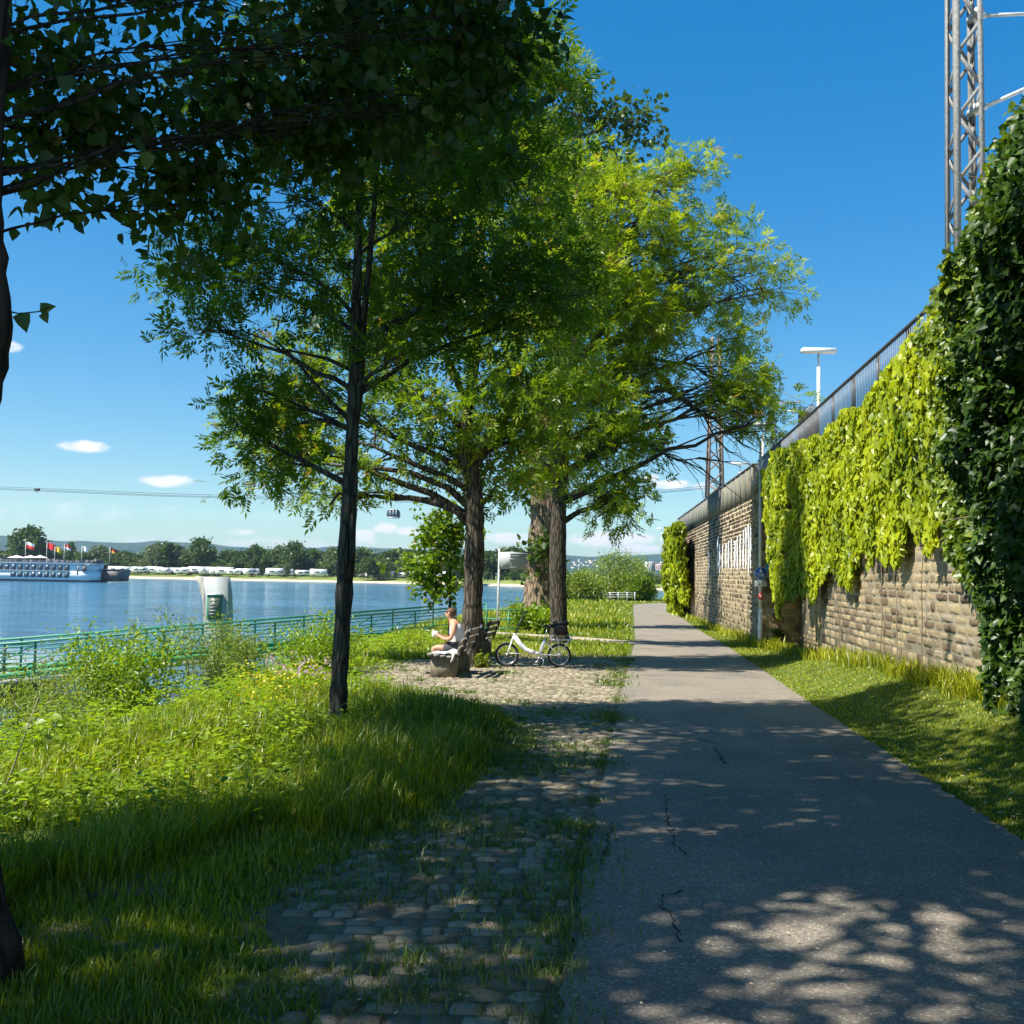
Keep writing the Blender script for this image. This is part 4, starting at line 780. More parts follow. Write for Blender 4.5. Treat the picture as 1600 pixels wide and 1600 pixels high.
# ------------------------------------------------------------------ benches
def bench(label, X, Y, ang):
    t = thing('park_bench', label, 'bench', (X, Y, float(base(Y))+.012), -R(ang), 'benches facing the river')
    def bld(mb, name, mat, sm_=False):
        o = mb.build(name, mat, None, sm_); o.parent = t; return o
    for y in (.06, 1.5):
        q = MB(); q.prism([(-.5, -.05), (-.02, -.05), (-.0, .38), (-.5, .39)], .24, 'y', y); bld(q, 'foot_block', M['blockstone'])
        q = MB(); q.bar((-.1, y+.12, .33), (.08, y+.12, .45), .05, .02); q.bar((.06, y+.12, .42), (.24, y+.12, .92), .05, .015, up=(0, 1, 0)); bld(q, 'back_bracket', M['darkrail'])
    q = MB()
    for i, x in enumerate((-.5, -.375, -.25, -.125)): q.box((x-.052, -.03, .405-.012*i), (x+.052, 1.82, .445-.012*i), bev=.008)
    bld(q, 'seat', M['woodgrey']); q = MB()
    for (x, z) in ((.05, .53), (.11, .68), (.17, .83)): q.bar((x, -.03, z), (x, 1.82, z), .03, .1, up=(.35, 0, 1))
    bld(q, 'backrest', M['wood']); return t
b1 = bench('weathered wooden bench with concrete feet, white cloth on its near end', -1.0, 19.35, 7)
b2 = bench('dark bench behind the rough barked tree', -.74, 25.2, 9)
bpy.context.view_layer.update()
def tow(t, v): return np.array(t.matrix_world@Vector(v))
q = MB(); xs_ = np.linspace(-.46, -.02, 16); ys_ = np.linspace(.0, .42, 14); X, Y = np.meshgrid(xs_, ys_); Z = .455+.02*vnoise(X, Y, 14, 81)+.03*vnoise(X, Y, 5, 82); Z += .05*np.exp(-((X+.12)/.08)**2); n, m_ = X.shape
i = np.arange(n-1)[:, None]*m_+np.arange(m_-1)[None]; q.add(np.stack([X, Y, Z], -1).reshape(-1, 3), np.stack([i, i+1, i+m_+1, i+m_], -1).reshape(-1, 4)); q.tube([(-.1, .01, .47), (-.04, -.05, .46), (-.05, -.07, .36), (-.09, -.07, .3)], [.03, .035, .025, .015], 7)
o = q.build('cloth', M['cloth'], None, True); o.matrix_world = b1.matrix_world.copy(); tag(o, 'crumpled white cloth lying over the near end of the bench', 'cloth')
# ------------------------------------------------------------------ people
def skin(verts, edges, rad, root=0, sub=1):
    me = bpy.data.meshes.new('tmp'); me.from_pydata([tuple(v) for v in verts], edges, []); ob = bpy.data.objects.new('tmp', me); C.objects.link(ob)
    ob.modifiers.new('s', 'SKIN'); lay = me.skin_vertices[0].data
    for i, r in enumerate(rad): lay[i].radius = (r, r) if not isinstance(r, tuple) else r; lay[i].use_root = (i == root)
    sb = ob.modifiers.new('b', 'SUBSURF'); sb.levels = sub; sb.render_levels = sub
    dg = bpy.context.evaluated_depsgraph_get(); ev = ob.evaluated_get(dg); m2 = ev.to_mesh()
    V = np.array([v.co[:] for v in m2.vertices]); F3 = [list(p.vertices) for p in m2.polygons]; ev.to_mesh_clear(); bpy.data.objects.remove(ob); bpy.data.meshes.remove(me)
    out = []
    for k in (3, 4):
        f = [p for p in F3 if len(p) == k]
        if f: out.append(np.array(f))
    return V, out
def person(label, loc, ang, skinm, hairm, topm, shortm, longlegs=False, sleeves=False, hold=True):
    t = thing('person', label, 'person', loc, -R(ang))
    V = [(0, 0, .54), (-.01, 0, .70), (-.04, 0, .88), (-.08, 0, 1.01), (-.135, 0, 1.085), (-.18, 0, 1.15), (-.195, 0, 1.225)]
    rr = [(.16, .13), .13, .145, .085, .052, .085, .08]; E = [(i, i+1) for i in range(6)]
    for s in (-1, 1):
        n = len(V); V += [(-.06, s*.165, .97), (-.06, s*.225, .84), (-.11, s*.25, .70), (-.24, s*.18, .70), (-.35, s*.10, .745), (-.41, s*.075, .765)]; rr += [.06, .048, .042, .038, .027, .032]; E += [(3, n)]+[(n+i, n+i+1) for i in range(5)]
        for f in range(4):
            m = len(V); a = -.03+.02*f; V += [(-.445, s*.06+a*.6, .785-.008*f), (-.475, s*.03+a*.5, .79-.012*f)]; rr += [.010, .008]; E += [(n+5, m), (m, m+1)]
        m = len(V); V += [(-.40, s*.045, .80), (-.425, s*.03, .82)]; rr += [.011, .009]; E += [(n+5, m), (m, m+1)]
        n = len(V); V += [(-.04, s*.1, .50), (-.24, s*.12, .515), (-.46, s*.13, .52), (-.45, s*.125, .32), (-.43, s*.12, .09), (-.5, s*.13, .045), (-.58, s*.135, .035)]; rr += [.1, .085, .062, .056, .04, .04, .03]; E += [(0, n)]+[(n+i, n+i+1) for i in range(6)]
    Vs, Fs = skin(V, E, rr, 0, 2); q = MB(); q.add(Vs, Fs)
    q.sphere((-.25, 0, 1.19), (.03, .016, .03), 8, 6); q.sphere((-.175, .085, 1.195), (.03, .012, .035), 8, 6); q.sphere((-.175, -.085, 1.195), (.03, .012, .035), 8, 6); q.sphere((-.235, 0, 1.15), (.02, .03, .012), 8, 6)
    q.sphere((-.24, .035, 1.21), (.012, .014, .009), 8, 6, mi=1); q.sphere((-.24, -.035, 1.21), (.012, .014, .009), 8, 6, mi=1)
    def bld(mb, name, mat):
        o = mb.build(name, mat, None, True); o.parent = t; return o
    bld(q, 'body', [skinm, M['black']])
    h = MB(); h.sphere((-.15, 0, 1.225), (.105, .098, .085), 16, 10); h.sphere((-.13, 0, 1.195), (.075, .092, .08), 14, 9); bld(h, 'hair', hairm)
    tv = [(.0, 0, .5), (-.01, 0, .68), (-.035, 0, .86), (-.06, 0, .93)]; te = [(0, 1), (1, 2), (2, 3)]; tr_ = [(.18, .16), .155, .168, .14]
    for s in (-1, 1):
        n = len(tv); tv += [(-.07, s*.09, 1.02)]+([(-.06, s*.18, .975), (-.06, s*.235, .83)] if sleeves else []); tr_ += [.06]+([.075, .062] if sleeves else []); te += [(3, n)]+([(n, n+1), (n+1, n+2)] if sleeves else [])
    a, b = skin(tv, te, tr_, 0, 2); q = MB(); q.add(a, b); bld(q, 'shirt' if sleeves else 'tank_top', topm)
    sv = [(0, 0, .52)]; se = []; sr = [.155]
    for s in (-1, 1):
        n = len(sv); sv += [(-.05, s*.1, .5), (-.3, s*.125, .515)]+([(-.47, s*.13, .53), (-.45, s*.125, .3), (-.43, s*.12, .12)] if longlegs else []); sr += [.125, .105]+([.085, .075, .06] if longlegs else []); se += [(0, n)]+[(n+i, n+i+1) for i in range(1 if not longlegs else 4)]
    a, b = skin(sv, se, sr, 0, 2); q = MB(); q.add(a, b); bld(q, 'trousers' if longlegs else 'shorts', shortm)
    for s in (-1, 1): q = MB(); q.prism([(-.62, 0.0), (-.37, 0.0), (-.37, .05), (-.45, .085), (-.58, .06)], .09, 'y', s*.13-.045); bld(q, 'shoe', M['black'])
    bpy.context.view_layer.update(); return t
p_ = tow(b1, (-.14, .98, 0)); p1 = person('person in a grey tank top sitting on the bench, bent over something in their hands', (p_[0], p_[1], p_[2]-.03), 7, M['skin'], M['hair'], M['tank'], M['shorts'])
p_ = tow(b2, (-.14, .75, 0)); p2 = person('person in a dark red shirt and light jeans half hidden by the tree trunk', (p_[0], p_[1], p_[2]-.03), 9, M['skin2'], M['hair2'], M['shirt2'], M['jeans'], True, True)
q = MB(); q.box((-.52, -.05, .72), (-.41, .06, .84), bev=.015); q.tube([(-.46, .0, .83), (-.45, 0, .98)], .008, 6, mi=1); o = q.build('lunch_box', [M['white'], M['lawn']]); o.matrix_world = p1.matrix_world.copy(); tag(o, 'small white food box held by the seated person', 'box')
# ------------------------------------------------------------------ bicycle
YB = 22.6; bx = P(792.5, 1000, YB)[0]; bk = thing('folding_bicycle', 'white step-through folding bicycle with small wheels parked beside the benches', 'bicycle', (bx, YB, float(base(YB))+.012), R(2))
def bb(mb, name, mat, par=None, sm_=True):
    o = mb.build(name, mat, None, sm_); o.parent = par or bk; return o
for wx in (0, 1.15):
    w = MB(); w.torus((wx, 0, .262), .238, .024, nu=44, nv=8); wo = bb(w, 'wheel', M['rubber'])
    q = MB(); q.torus((wx, 0, .262), .206, .012, nu=44, nv=6)
    q.tube([(wx, -.035, .262), (wx, .035, .262)], .045 if wx else .03, 12); bb(q, 'rim', M['chrome'], wo)
    q = MB()
    for k in range(14): a = k*2*math.pi/14; q.tube([(wx+.03*math.cos(a+.5), .02*(-1)**k, .262+.03*math.sin(a+.5)), (wx+.2*math.cos(a), 0, .262+.2*math.sin(a))], .0028, 4, cap=False)
    bb(q, 'spokes', M['chrome'], wo)
    q = MB(); a = np.linspace(R(20), R(165), 14) if wx else np.linspace(R(60), R(180), 12); rr_ = .285; V = []
    for t_a in a: V += [(wx+rr_*math.cos(t_a), -.03, .262+rr_*math.sin(t_a)), (wx+rr_*math.cos(t_a), .03, .262+rr_*math.sin(t_a))]
    q.add(V, np.array([(2*i, 2*i+1, 2*i+3, 2*i+2) for i in range(len(a)-1)])); bb(q, 'mudguard', M['chrome'] if not wx else M['bikewhite'])
q = MB(); q.tube([(.175, 0, .72), (.10, 0, .55)], .028, 10); q.tube([(.165, 0, .66), (.28, 0, .50), (.40, 0, .38), (.52, 0, .33), (.60, 0, .315)], [.05, .055, .055, .052, .05], 10); q.box((.56, -.03, .27), (.62, .03, .36), bev=.008); q.tube([(.6, 0, .31), (.74, 0, .29)], .032, 10)
q.tube([(.72, 0, .26), (.76, 0, .42), (.83, 0, .6)], .036, 10)
for s in (-.05, .05): q.tube([(.74, s*.5, .28), (1.15, s, .262)], .013, 8); q.tube([(.82, s*.4, .56), (1.15, s, .262)], .01, 8)
bb(q, 'frame', M['bikewhite'])
q = MB()
for s in (-.045, .045): q.tube([(.1, s, .55), (.05, s, .42), (0, s, .262)], [.015, .014, .011], 8)
q.tube([(.1, -.045, .55), (.1, .045, .55)], .018, 8); bb(q, 'fork', M['bikewhite'])
q = MB(); q.tube([(.17, 0, .70), (.25, 0, .9), (.36, 0, 1.17)], [.02, .018, .016], 8); q.tube([(.42, -.29, 1.2), (.38, -.1, 1.2), (.37, .1, 1.2), (.42, .29, 1.2)], .012, 8); bb(q, 'handlebar', M['black'])
for s in (-1, 1):
    q = MB(); q.tube([(.42, s*.29, 1.2), (.40, s*.18, 1.2)], .019, 8); q.tube([(.38, s*.2, 1.19), (.33, s*.26, 1.14)], .006, 5); bb(q, 'grip', M['rubber'])
q = MB(); q.tube([(.83, 0, .6), (.88, 0, .86)], .014, 8); bb(q, 'seat_post', M['chrome'])
q = MB(); q.sphere((.97, 0, .9), (.1, .09, .045), 12, 8); q.sphere((.86, 0, .9), (.13, .035, .03), 12, 8); bb(q, 'saddle', M['black'])
q = MB(); q.box((.94, -.07, .595), (1.42, .07, .615), bev=.004)
for s in (-.07, .07): q.tube([(1.12, s, .6), (1.15, s*.8, .27)], .008, 6); q.tube([(1.36, s, .6), (1.16, s*.8, .27)], .008, 6); q.tube([(.95, s, .6), (.95, s, .68), (1.0, s, .7), (1.36, s, .7), (1.42, s, .68), (1.42, s, .6)], .009, 6)
bb(q, 'rear_rack', M['bikewhite'])
q = MB(); q.torus((.72, -.05, .26), .075, .008, nu=24, nv=6); q.tube([(.72, -.05, .26), (.66, -.06, .12)], .012, 6); q.tube([(.72, .05, .26), (.78, .06, .4)], .012, 6); q.box((.61, -.14, .11), (.7, -.06, .13), bev=.004); q.box((.74, .06, .39), (.83, .14, .41), bev=.004); bb(q, 'crank', M['chrome'])
q = MB(); q.tube([(.82, 0, .27), (.78, -.1, 0.0)], .009, 6); bb(q, 'kickstand', M['chrome'])
q = MB(); q.sphere((.055, 0, .65), (.03, .03, .03), 10, 7); q.tube([(.06, 0, .65), (.13, 0, .63)], .008, 6); bb(q, 'headlight', M['black'])
q = MB(); q.tube([(.02, -.04, .3), (.32, -.04, .29)], .008, 6); bb(q, 'stay', M['bikewhite'])
q = MB(); q.box((1.03, -.14, .71), (1.31, .14, .98), bev=.03); q.box((1.0, -.15, .94), (1.33, .15, 1.01), bev=.02); q.tube([(1.05, -.15, .85), (1.0, -.17, .75), (1.06, -.16, .6)], .01, 5); q.tube([(1.12, 0, 1.0), (1.17, 0, 1.05), (1.24, 0, 1.0)], .01, 6)
o = q.build('bicycle_bag', M['black'], None, False); o.location = bk.location; o.rotation_euler = bk.rotation_euler; tag(o, 'black bag strapped on the rear rack of the white bicycle', 'bag')
# ------------------------------------------------------------------ gangway, pontoon, column
A = P(712, 990, 44); B = P(-60, 1067, 32); gw = thing('gangway', 'long green steel gangway with crossed railings leading down to the pontoon', 'gangway', A)
d = unit((B-A)[None])[0]; nrm = unit(np.array([[-d[1], d[0], 0]]))[0]; nrm = nrm if nrm[1] > 0 else -nrm; Lg = np.linalg.norm(B-A); up = np.array([0, 0, 1.])
def gb(name, mat, fn): q = MB(); fn(q); q.build(name, mat, gw)
W_ = 1.7
gb('deck', M['deckgreen'], lambda q: q.bar(A+nrm*W_/2+up*.0, B+nrm*W_/2, W_, .05))
for s in (0, W_):
    gb('girder', M['concrete'], lambda q: q.bar(A+nrm*s-up*.1, B+nrm*s-up*.1, .14, .14))
    gb('kick_plate', M['deckgreen'], lambda q: q.bar(A+nrm*s+up*.1, B+nrm*s+up*.1, .02, .16))
    gb('handrail', M['green'], lambda q: (q.bar(A+nrm*s+up*1.1, B+nrm*s+up*1.1, .06, .07), q.bar(A+nrm*s+up*.98, B+nrm*s+up*.98, .035, .04)))
    gb('mid_rail', M['green'], lambda q: (q.bar(A+nrm*s+up*.42, B+nrm*s+up*.42, .035, .035), q.bar(A+nrm*s+up*.7, B+nrm*s+up*.7, .035, .035)))
    k = 9
    for i in range(k+1):
        p_ = A+(B-A)*i/k+nrm*s; gb('post', M['greendark'], lambda q: q.bar(p_, p_+up*1.12, .06, .06, up=(0, 1, 0)))
        if i < k:
            p2_ = A+(B-A)*(i+1)/k+nrm*s; gb('brace', M['green'], lambda q: q.bar(p2_+up*.08, p_+up*1.0, .035, .035))
gb('service_pipe', M['darkrail'], lambda q: (q.tube([A-up*.75-nrm*.1, B-up*.75-nrm*.1], .03, 6), [q.tube([A+(B-A)*t-up*.1, A+(B-A)*t-up*.75-nrm*.1], .015, 5) for t in (.1, .3, .5, .7, .9)]))
ab = MB(); ab.box((A[0]-.3, A[1]-.5, -3.2), (A[0]+1.6, A[1]+2.6, A[2]-.03)); ab.build('abutment', M['concrete'], gw)
pt = thing('pontoon', 'white decked floating pontoon at the left end of the gangway', 'pontoon', (-22, 38, -2.2))
q = MB(); q.prism([(-36, 32.6), (-14.6, 33.4), (-18.9, 43.8), (-38, 43.4)], .12, 'z', -2.07); q.build('deck', M['white'], pt)
q = MB(); q.prism([(-35.8, 32.8), (-14.8, 33.6), (-19.1, 43.6), (-37.8, 43.2)], .9, 'z', -2.98); q.build('hull', M['hulldark'], pt)
for (x, y) in ((-30, 33.0), (-26.5, 33.1), (-23, 33.2), (-19.6, 33.35), (-16.4, 33.5)): q = MB(); q.bar((x, y, -1.95), (x, y, -.95), .06, .06, up=(0, 1, 0)); q.build('post', M['darkrail'], pt)
q = MB(); [q.bar((-32, 32.95, z), (-15.4, 33.5, z), .05, .05) for z in (-1.6, -1.28, -.97)]; q.build('railing', M['green'], pt)
YC = 40.0; s = pxm(YC); c0 = P(333, 900, YC); col = thing('information_column', 'tall curved grey concrete column with a framed notice, behind the gangway', 'column', (c0[0], YC, -2.9))
def cx(px): return P(px, 900, YC)[0]
def cz(py): return P(333, py, YC)[2]
q = MB(); q.prism([(cx(326), -2.95), (cx(364), -2.95), (cx(362), cz(985)), (cx(359), cz(930)), (cx(354), cz(901)), (cx(318), cz(902)), (cx(322), cz(935))], .5, 'y', YC); q.build('shaft', M['board'], col)
q = MB(); q.prism([(cx(326), -2.95), (cx(322), cz(935)), (cx(318), cz(902)), (cx(304), cz(901)), (cx(311), cz(915)), (cx(317), cz(940)), (cx(323), cz(1000))], .9, 'y', YC+.05); q.build('wing', M['concrete'], col)
q = MB(); q.box((cx(326), YC-.1, cz(968)), (cx(348), YC-.02, cz(930)), bev=.01); nf = q.build('notice_frame', M['greendark'], col)
q = MB(); q.box((cx(329), YC-.125, cz(966)), (cx(346), YC-.105, cz(934))); q.build('notice', M['panel'], nf)
q = MB(); [q.box((cx(331), YC-.135, cz(y)-.02), (cx(x), YC-.127, cz(y)+.02)) for y, x in ((938, 343), (944, 340), (949, 338), (954, 342), (959, 339))]; q.build('notice_text', M['board'], nf)
q = MB(); q.box((cx(325), YC-.14, cz(930)), (cx(349), YC-.01, cz(927.5))); q.build('lamp_strip', M['galv'], nf)
# green shore fence, pole with board
fc = thing('shore_fence', 'low dark green pipe fence on the bank behind the benches', 'fence', P(790, 990, 44.5))
q = MB(); zz = lambda px, y: P(px, y, 44.5)
for (a, b) in ((952, 954), (966.5, 969), (981, 983.5)): q.tube([zz(752, a), zz(827, b)], .035, 7)
q.tube([zz(740, 946), zz(760, 943.5)], .03, 6); q.build('rail', M['greendark'], fc)
for px, y0 in ((760, 942), (795, 953), (827, 952)): q = MB(); q.tube([zz(px, y0), zz(px, 994)], .06 if px == 827 else .035, 8); q.build('post', M['greendark'], fc)
sb = thing('notice_board', 'large pale grey information board on a slim pole beside the old poplar', 'sign', P(778, 990, 43.5)); z4 = lambda px, y: P(px, y, 43.5)
q = MB(); q.tube([z4(780.5, 857), z4(777, 995)], .045, 8); q.build('pole', M['galv'], sb)
q = MB(); aa = z4(779, 893); bb_ = z4(826, 862); q.prism([(aa[0], z4(779, 889)[2]), (z4(825, 890)[0], z4(825, 890)[2]), (z4(822, 884)[0], z4(822, 884)[2]), (z4(826, 878)[0], z4(825, 878)[2]), (z4(822, 872)[0], z4(825, 872)[2]), (z4(826, 864)[0], z4(826, 865)[2]), (z4(800, 862)[0], z4(800, 862)[2]), (aa[0], z4(779, 863)[2])], .04, 'y', 43.5-.12); q.build('board', M['board'], sb)
for y, x0, x1 in ((865.5, 797, 821), (869, 797, 818), (874, 796, 806), (882, 797, 803), (886.5, 797, 812)): q = MB(); q.box((z4(x0, 870)[0], 43.36, z4(800, y+1.1)[2]), (z4(x1, 870)[0], 43.375, z4(800, y-.9)[2])); q.build('text_line', M['bitext'], sb)
gt = thing('barrier_gate', 'pale tubular barrier in the meadow left of the far bend', 'barrier', P(965, 937, 104)); q = MB(); z5 = lambda px, y: P(px, y, 104)
for y in (926, 929.5, 933): q.tube([z5(939, y), z5(992, y)], .035, 5)
q.build('rails', M['galv'], gt)
for px in (939, 953, 966, 980, 992): q = MB(); q.tube([z5(px, 925), z5(px, 941)], .05, 6); q.build('post', M['galv'], gt)
# ------------------------------------------------------------------ street lamp with path signs
YL = 33.9; xL = P(1187.5, 1000, YL)[0]; zL = float(g(xL, YL)); sl = thing('street_lamp', 'tall pale street lamp post with blue round path sign at the stone pier', 'street lamp', (xL, YL, zL))
q = MB(); zt = P(1190, 712, YL)[2]; q.tube([(xL, YL, zL-.1), (xL, YL, zL+1.2)], .07, 12); q.tube([(xL, YL, zL+1.2), (xL, YL, zt)], [.06, .05], 12)
q.tube([(xL, YL, zt), (xL, YL, zt+.45), (xL-.12, YL, zt+.7), (xL-.45, YL, zt+.86), (xL-.75, YL, zt+.9)], [.045, .035, .032, .03, .03], 8); q.build('pole', M['lamp'], sl, True)
q = MB(); q.sphere((xL-.98, YL, zt+.9), (.28, .11, .06), 14, 8); q.build('lamp_head', M['lamp'], sl, True)
zs = P(1186, 896, YL)[2]; yf = YL-.085
q = MB(); a = np.linspace(0, 2*math.pi, 32, endpoint=False); q.prism([(xL+.215*math.cos(t), zs+.215*math.sin(t)) for t in a], .012, 'y', yf); disc = q.build('round_sign', M['white'], sl)
q = MB(); q.prism([(xL+.198*math.cos(t), zs+.198*math.sin(t)) for t in a], .004, 'y', yf-.005); q.build('sign_face', M['blue'], disc)
q = MB(); y6 = yf-.01
def poly(p): q.prism([(xL+x, zs+z) for x, z in p], .003, 'y', y6)
q.bar((xL-.17, y6+.002, zs-.012), (xL+.17, y6+.002, zs-.012), .014, .003, up=(0, 1, 0)); poly([(.0+.024*math.cos(t), .158+.024*math.sin(t)) for t in a[::3]]); poly([(-.03, .12), (.03, .12), (.045, .06), (.03, .055), (.02, .085), (.05, .012), (.02, .012), (0, .05), (-.03, .012), (-.055, .012), (-.02, .07), (-.045, .075)])
for cxx in (-.07, .07):
    for k in range(20): a1 = k*math.pi/10; a2 = (k+1)*math.pi/10; poly([(cxx+.048*math.cos(a1), -.09+.048*math.sin(a1)), (cxx+.048*math.cos(a2), -.09+.048*math.sin(a2)), (cxx+.036*math.cos(a2), -.09+.036*math.sin(a2)), (cxx+.036*math.cos(a1), -.09+.036*math.sin(a1))])
for (p0, p1_) in (((-.07, -.09), (-.02, -.04)), ((-.02, -.04), (.045, -.045)), ((.045, -.03), (.07, -.09)), ((-.02, -.04), (0, -.09)), ((0, -.09), (.045, -.045)), ((-.035, -.035), (-.005, -.035))): q.bar((xL+p0[0], y6+.001, zs+p0[1]), (xL+p1_[0], y6+.001, zs+p1_[1]), .01, .003, up=(0, 1, 0))
q.build('pictogram', M['white'], disc)
q = MB(); q.box((xL-.2, yf, zs-.43), (xL+.2, yf+.012, zs-.235), bev=.003); pl2 = q.build('arrow_plate', M['white'], sl)
for sx, up_ in ((-.055, -1), (.055, 1)):
    q = MB(); zc = zs-.333; q.prism([(xL+sx-.007, zc-up_*.06), (xL+sx+.007, zc-up_*.06), (xL+sx+.007, zc+up_*.03), (xL+sx-.007, zc+up_*.03)], .003, 'y', yf-.005); q.prism([(xL+sx-.03, zc+up_*.022), (xL+sx+.03, zc+up_*.022), (xL+sx, zc+up_*.065)], .003, 'y', yf-.009); q.build('arrow', M['txt'], pl2)
zr = P(1187, 932, YL)[2]; q = MB(); q.prism([(xL+.085*math.cos(t), zr+.11*math.sin(t)) for t in a], .01, 'y', yf+.003); rp = q.build('red_badge', M['red'], sl); q = MB(); q.prism([(xL+.035*math.cos(t), zr+.05*math.sin(t)) for t in a], .004, 'y', yf-.003); q.build('badge_centre', M['white'], rp)
# ------------------------------------------------------------------ masts and platform lamps on the embankment
def lattice(name, label, X, Y, z0, z1, w0, w1, mw, bay, mat):
    t = thing(name, label, 'mast', (X, Y, z0)); cs = [(-1, -1), (1, -1), (1, 1), (-1, 1)]
    for sx, sy in cs:
        q = MB(); a = np.array([X+sx*w0/2, Y+sy*w0/2, z0]); b = np.array([X+sx*w1/2, Y+sy*w1/2, z1]); q.bar(a, b, mw, mw*.25, up=(0, 1, 0)); q.bar(a-np.array([sx*mw*.45, sy*mw*.0, 0])*0+np.array([sx*mw*.4, -sy*mw*.45, 0]), b+np.array([sx*mw*.4, -sy*mw*.45, 0]), mw*.25, mw, up=(0, 1, 0)); q.build('leg', mat, t)
    n = int((z1-z0)/bay)
    for f in range(4):
        q = MB(); (ax, ay), (bx_, by_) = cs[f], cs[(f+1) % 4]
        for i in range(n):
            za = z0+i*bay; zb = za+bay; wa = w0+(w1-w0)*(za-z0)/(z1-z0); wb_ = w0+(w1-w0)*(zb-z0)/(z1-z0); s_ = (i+f) % 2
            p0 = ((ax, ay) if s_ else (bx_, by_)); p1_ = ((bx_, by_) if s_ else (ax, ay)); q.bar((X+p0[0]*wa/2, Y+p0[1]*wa/2, za), (X+p1_[0]*wb_/2, Y+p1_[1]*wb_/2, zb), mw*.7, mw*.15, up=(0, 1, 0) if f % 2 == 0 else (1, 0, 0))
        q.build('lacing', mat, t)
    return t
YM = 19.0; mx = P(1507, 200, YM)[0]; lm = lattice('lattice_mast', 'pale riveted lattice mast rising out of the ivy at the right', mx, YM, 4.75, 16, .5, .4, .1, .62, M['mast'])
for ya, xb_, yb, r_ in ((25, 1640, 20, .045), (172, 1640, 122, .05)):
    a = P(1527, ya, YM); b = P(xb_, yb, YM); q = MB(); q.tube([a, b], r_*.8, 8); q.box(tuple(a-np.array([.12, .2, .06])), tuple(a+np.array([.04, .2, .06]))); q.tube([a-np.array([.0, 0, 0]), a+(b-a)*.12], r_*1.25, 8); q.build('cantilever', M['galv'], lm)
YF = 60.0; fx = P(1117, 700, YF)[0]; fm = lattice('lattice_mast', 'distant brownish lattice mast seen through the tree twigs', fx, YF, 4.75, P(1119, 528, YF)[2], .95, .4, .12, .75, M['rustmast'])
q = MB(); q.tube([P(1118, 634, YF), P(1250, 628, YF)], .07, 6); q.tube([P(1150, 575, YF), P(1250, 627, YF)], .02, 4); q.build('cantilever', M['galv'], fm)
cp_ = thing('catenary_post', 'short steel post beside the platform lamps behind the parapet', 'post', (P(1209, 700, 52)[0], 52, 4.75)); q = MB(); q.bar((P(1209, 700, 52)[0], 52, 4.75), P(1209, 655, 52), .22, .22, up=(0, 1, 0)); q.build('post', M['galv'], cp_); q = MB(); q.tube([P(1209, 657, 52), P(1209, 657, 52)+np.array([0, 0, .1])], .05, 6); q.build('cap', M['galv'], cp_)
def plamp(label, px, py, Y, hw):
    X = P(px, py, Y)[0]; z1 = P(px, py, Y)[2]; t = thing('platform_lamp', label, 'lamp', (X, Y, 4.75), 0, 'tee shaped lamps on the railway platform')
    q = MB(); q.tube([(X, Y, 4.75), (X, Y, z1-.6)], .07, 8); q.tube([(X, Y, z1-.6), (X, Y, z1-.05)], .04, 8); q.build('pole', M['galv'], t, True)
    q = MB(); q.box((X-hw, Y-.16, z1-.07), (X+hw, Y+.16, z1+.11), bev=.03); q.build('lamp_head', M['lamp'], t)
plamp('nearest tee shaped platform lamp, highest above the wall railing', 1279, 549, 38, .64); plamp('second tee shaped platform lamp, directly above the street lamp post', 1192, 663, 56, .64); plamp('third tee shaped platform lamp, just above the dark parapet', 1156, 724.5, 74, .64); plamp('farthest tee shaped platform lamp, peeping out left of the parapet end', 1034, 826, 179, .9)
cb = thing('gabled_cabinet', 'small orange brown gabled cabinet at the foot of the nearest platform lamp', 'cabinet', P(1268, 660, 33)); q = MB(); z7 = lambda px, y: P(px, y, 33); q.box((z7(1258, 655)[0], 33, 4.8), (z7(1280, 655)[0], 33.8, z7(1270, 645)[2])); q.build('body', M['brickorange'], cb); q = MB(); q.prism([(z7(1257, 645)[0], z7(1270, 645)[2]+.003), (z7(1281, 645)[0], z7(1270, 645)[2]+.003), (z7(1270, 632)[0], z7(1270, 630)[2])], .9, 'y', 32.95); q.build('roof', M['facade'], cb)
q = MB(); cl = thing('signal_arm', 'thin grey signal arm reaching left over the railing', 'signal', (P(1264, 643, 40)[0], 40, 4.75)); q.tube([P(1231, 642, 40), P(1264, 644, 40), (P(1264, 644, 40)[0], 40, 4.75)], .03, 6); q.build('arm', M['galv'], cl)
# ------------------------------------------------------------------ cable car
ropes = [(-500, 735), (-200, 752), (0, 760.5), (250, 771), (530, 778.5), (615, 780.5), (750, 780), (900, 774.5), (1000, 768.5), (1110, 759), (1400, 730)]
cc_ = thing('cable_car_ropes', 'thin cable car ropes sagging across the sky over the river', 'cables', P(300, 773, 270)); 
for dy, dyy in ((0, 0), (2.6, .6), (4.2, 6)):
    q = MB(); pp_ = [P(x, y+dy, 270+dyy) for x, y in ropes]; xs2 = np.linspace(0, len(ropes)-1, 60); q.tube(np.stack([np.interp(xs2, range(len(ropes)), [p[k] for p in pp_]) for k in range(3)], 1), .05, 4); q.build('rope', M['darkrail'], cc_)
gc = P(615, 803, 270); gn = thing('gondola', 'dark glazed cable car cabin hanging over the river', 'gondola', gc); s = pxm(270)
q = MB(); q.prism([(gc[0]-1.75, gc[2]-.2), (gc[0]-1.5, gc[2]-.95), (gc[0]+1.5, gc[2]-.95), (gc[0]+1.75, gc[2]-.2), (gc[0]+1.55, gc[2]+.75), (gc[0]+1.2, gc[2]+1.0), (gc[0]-1.2, gc[2]+1.0), (gc[0]-1.55, gc[2]+.75)], 2.4, 'y', 268.8); cab = q.build('cabin', M['glass'], gn)
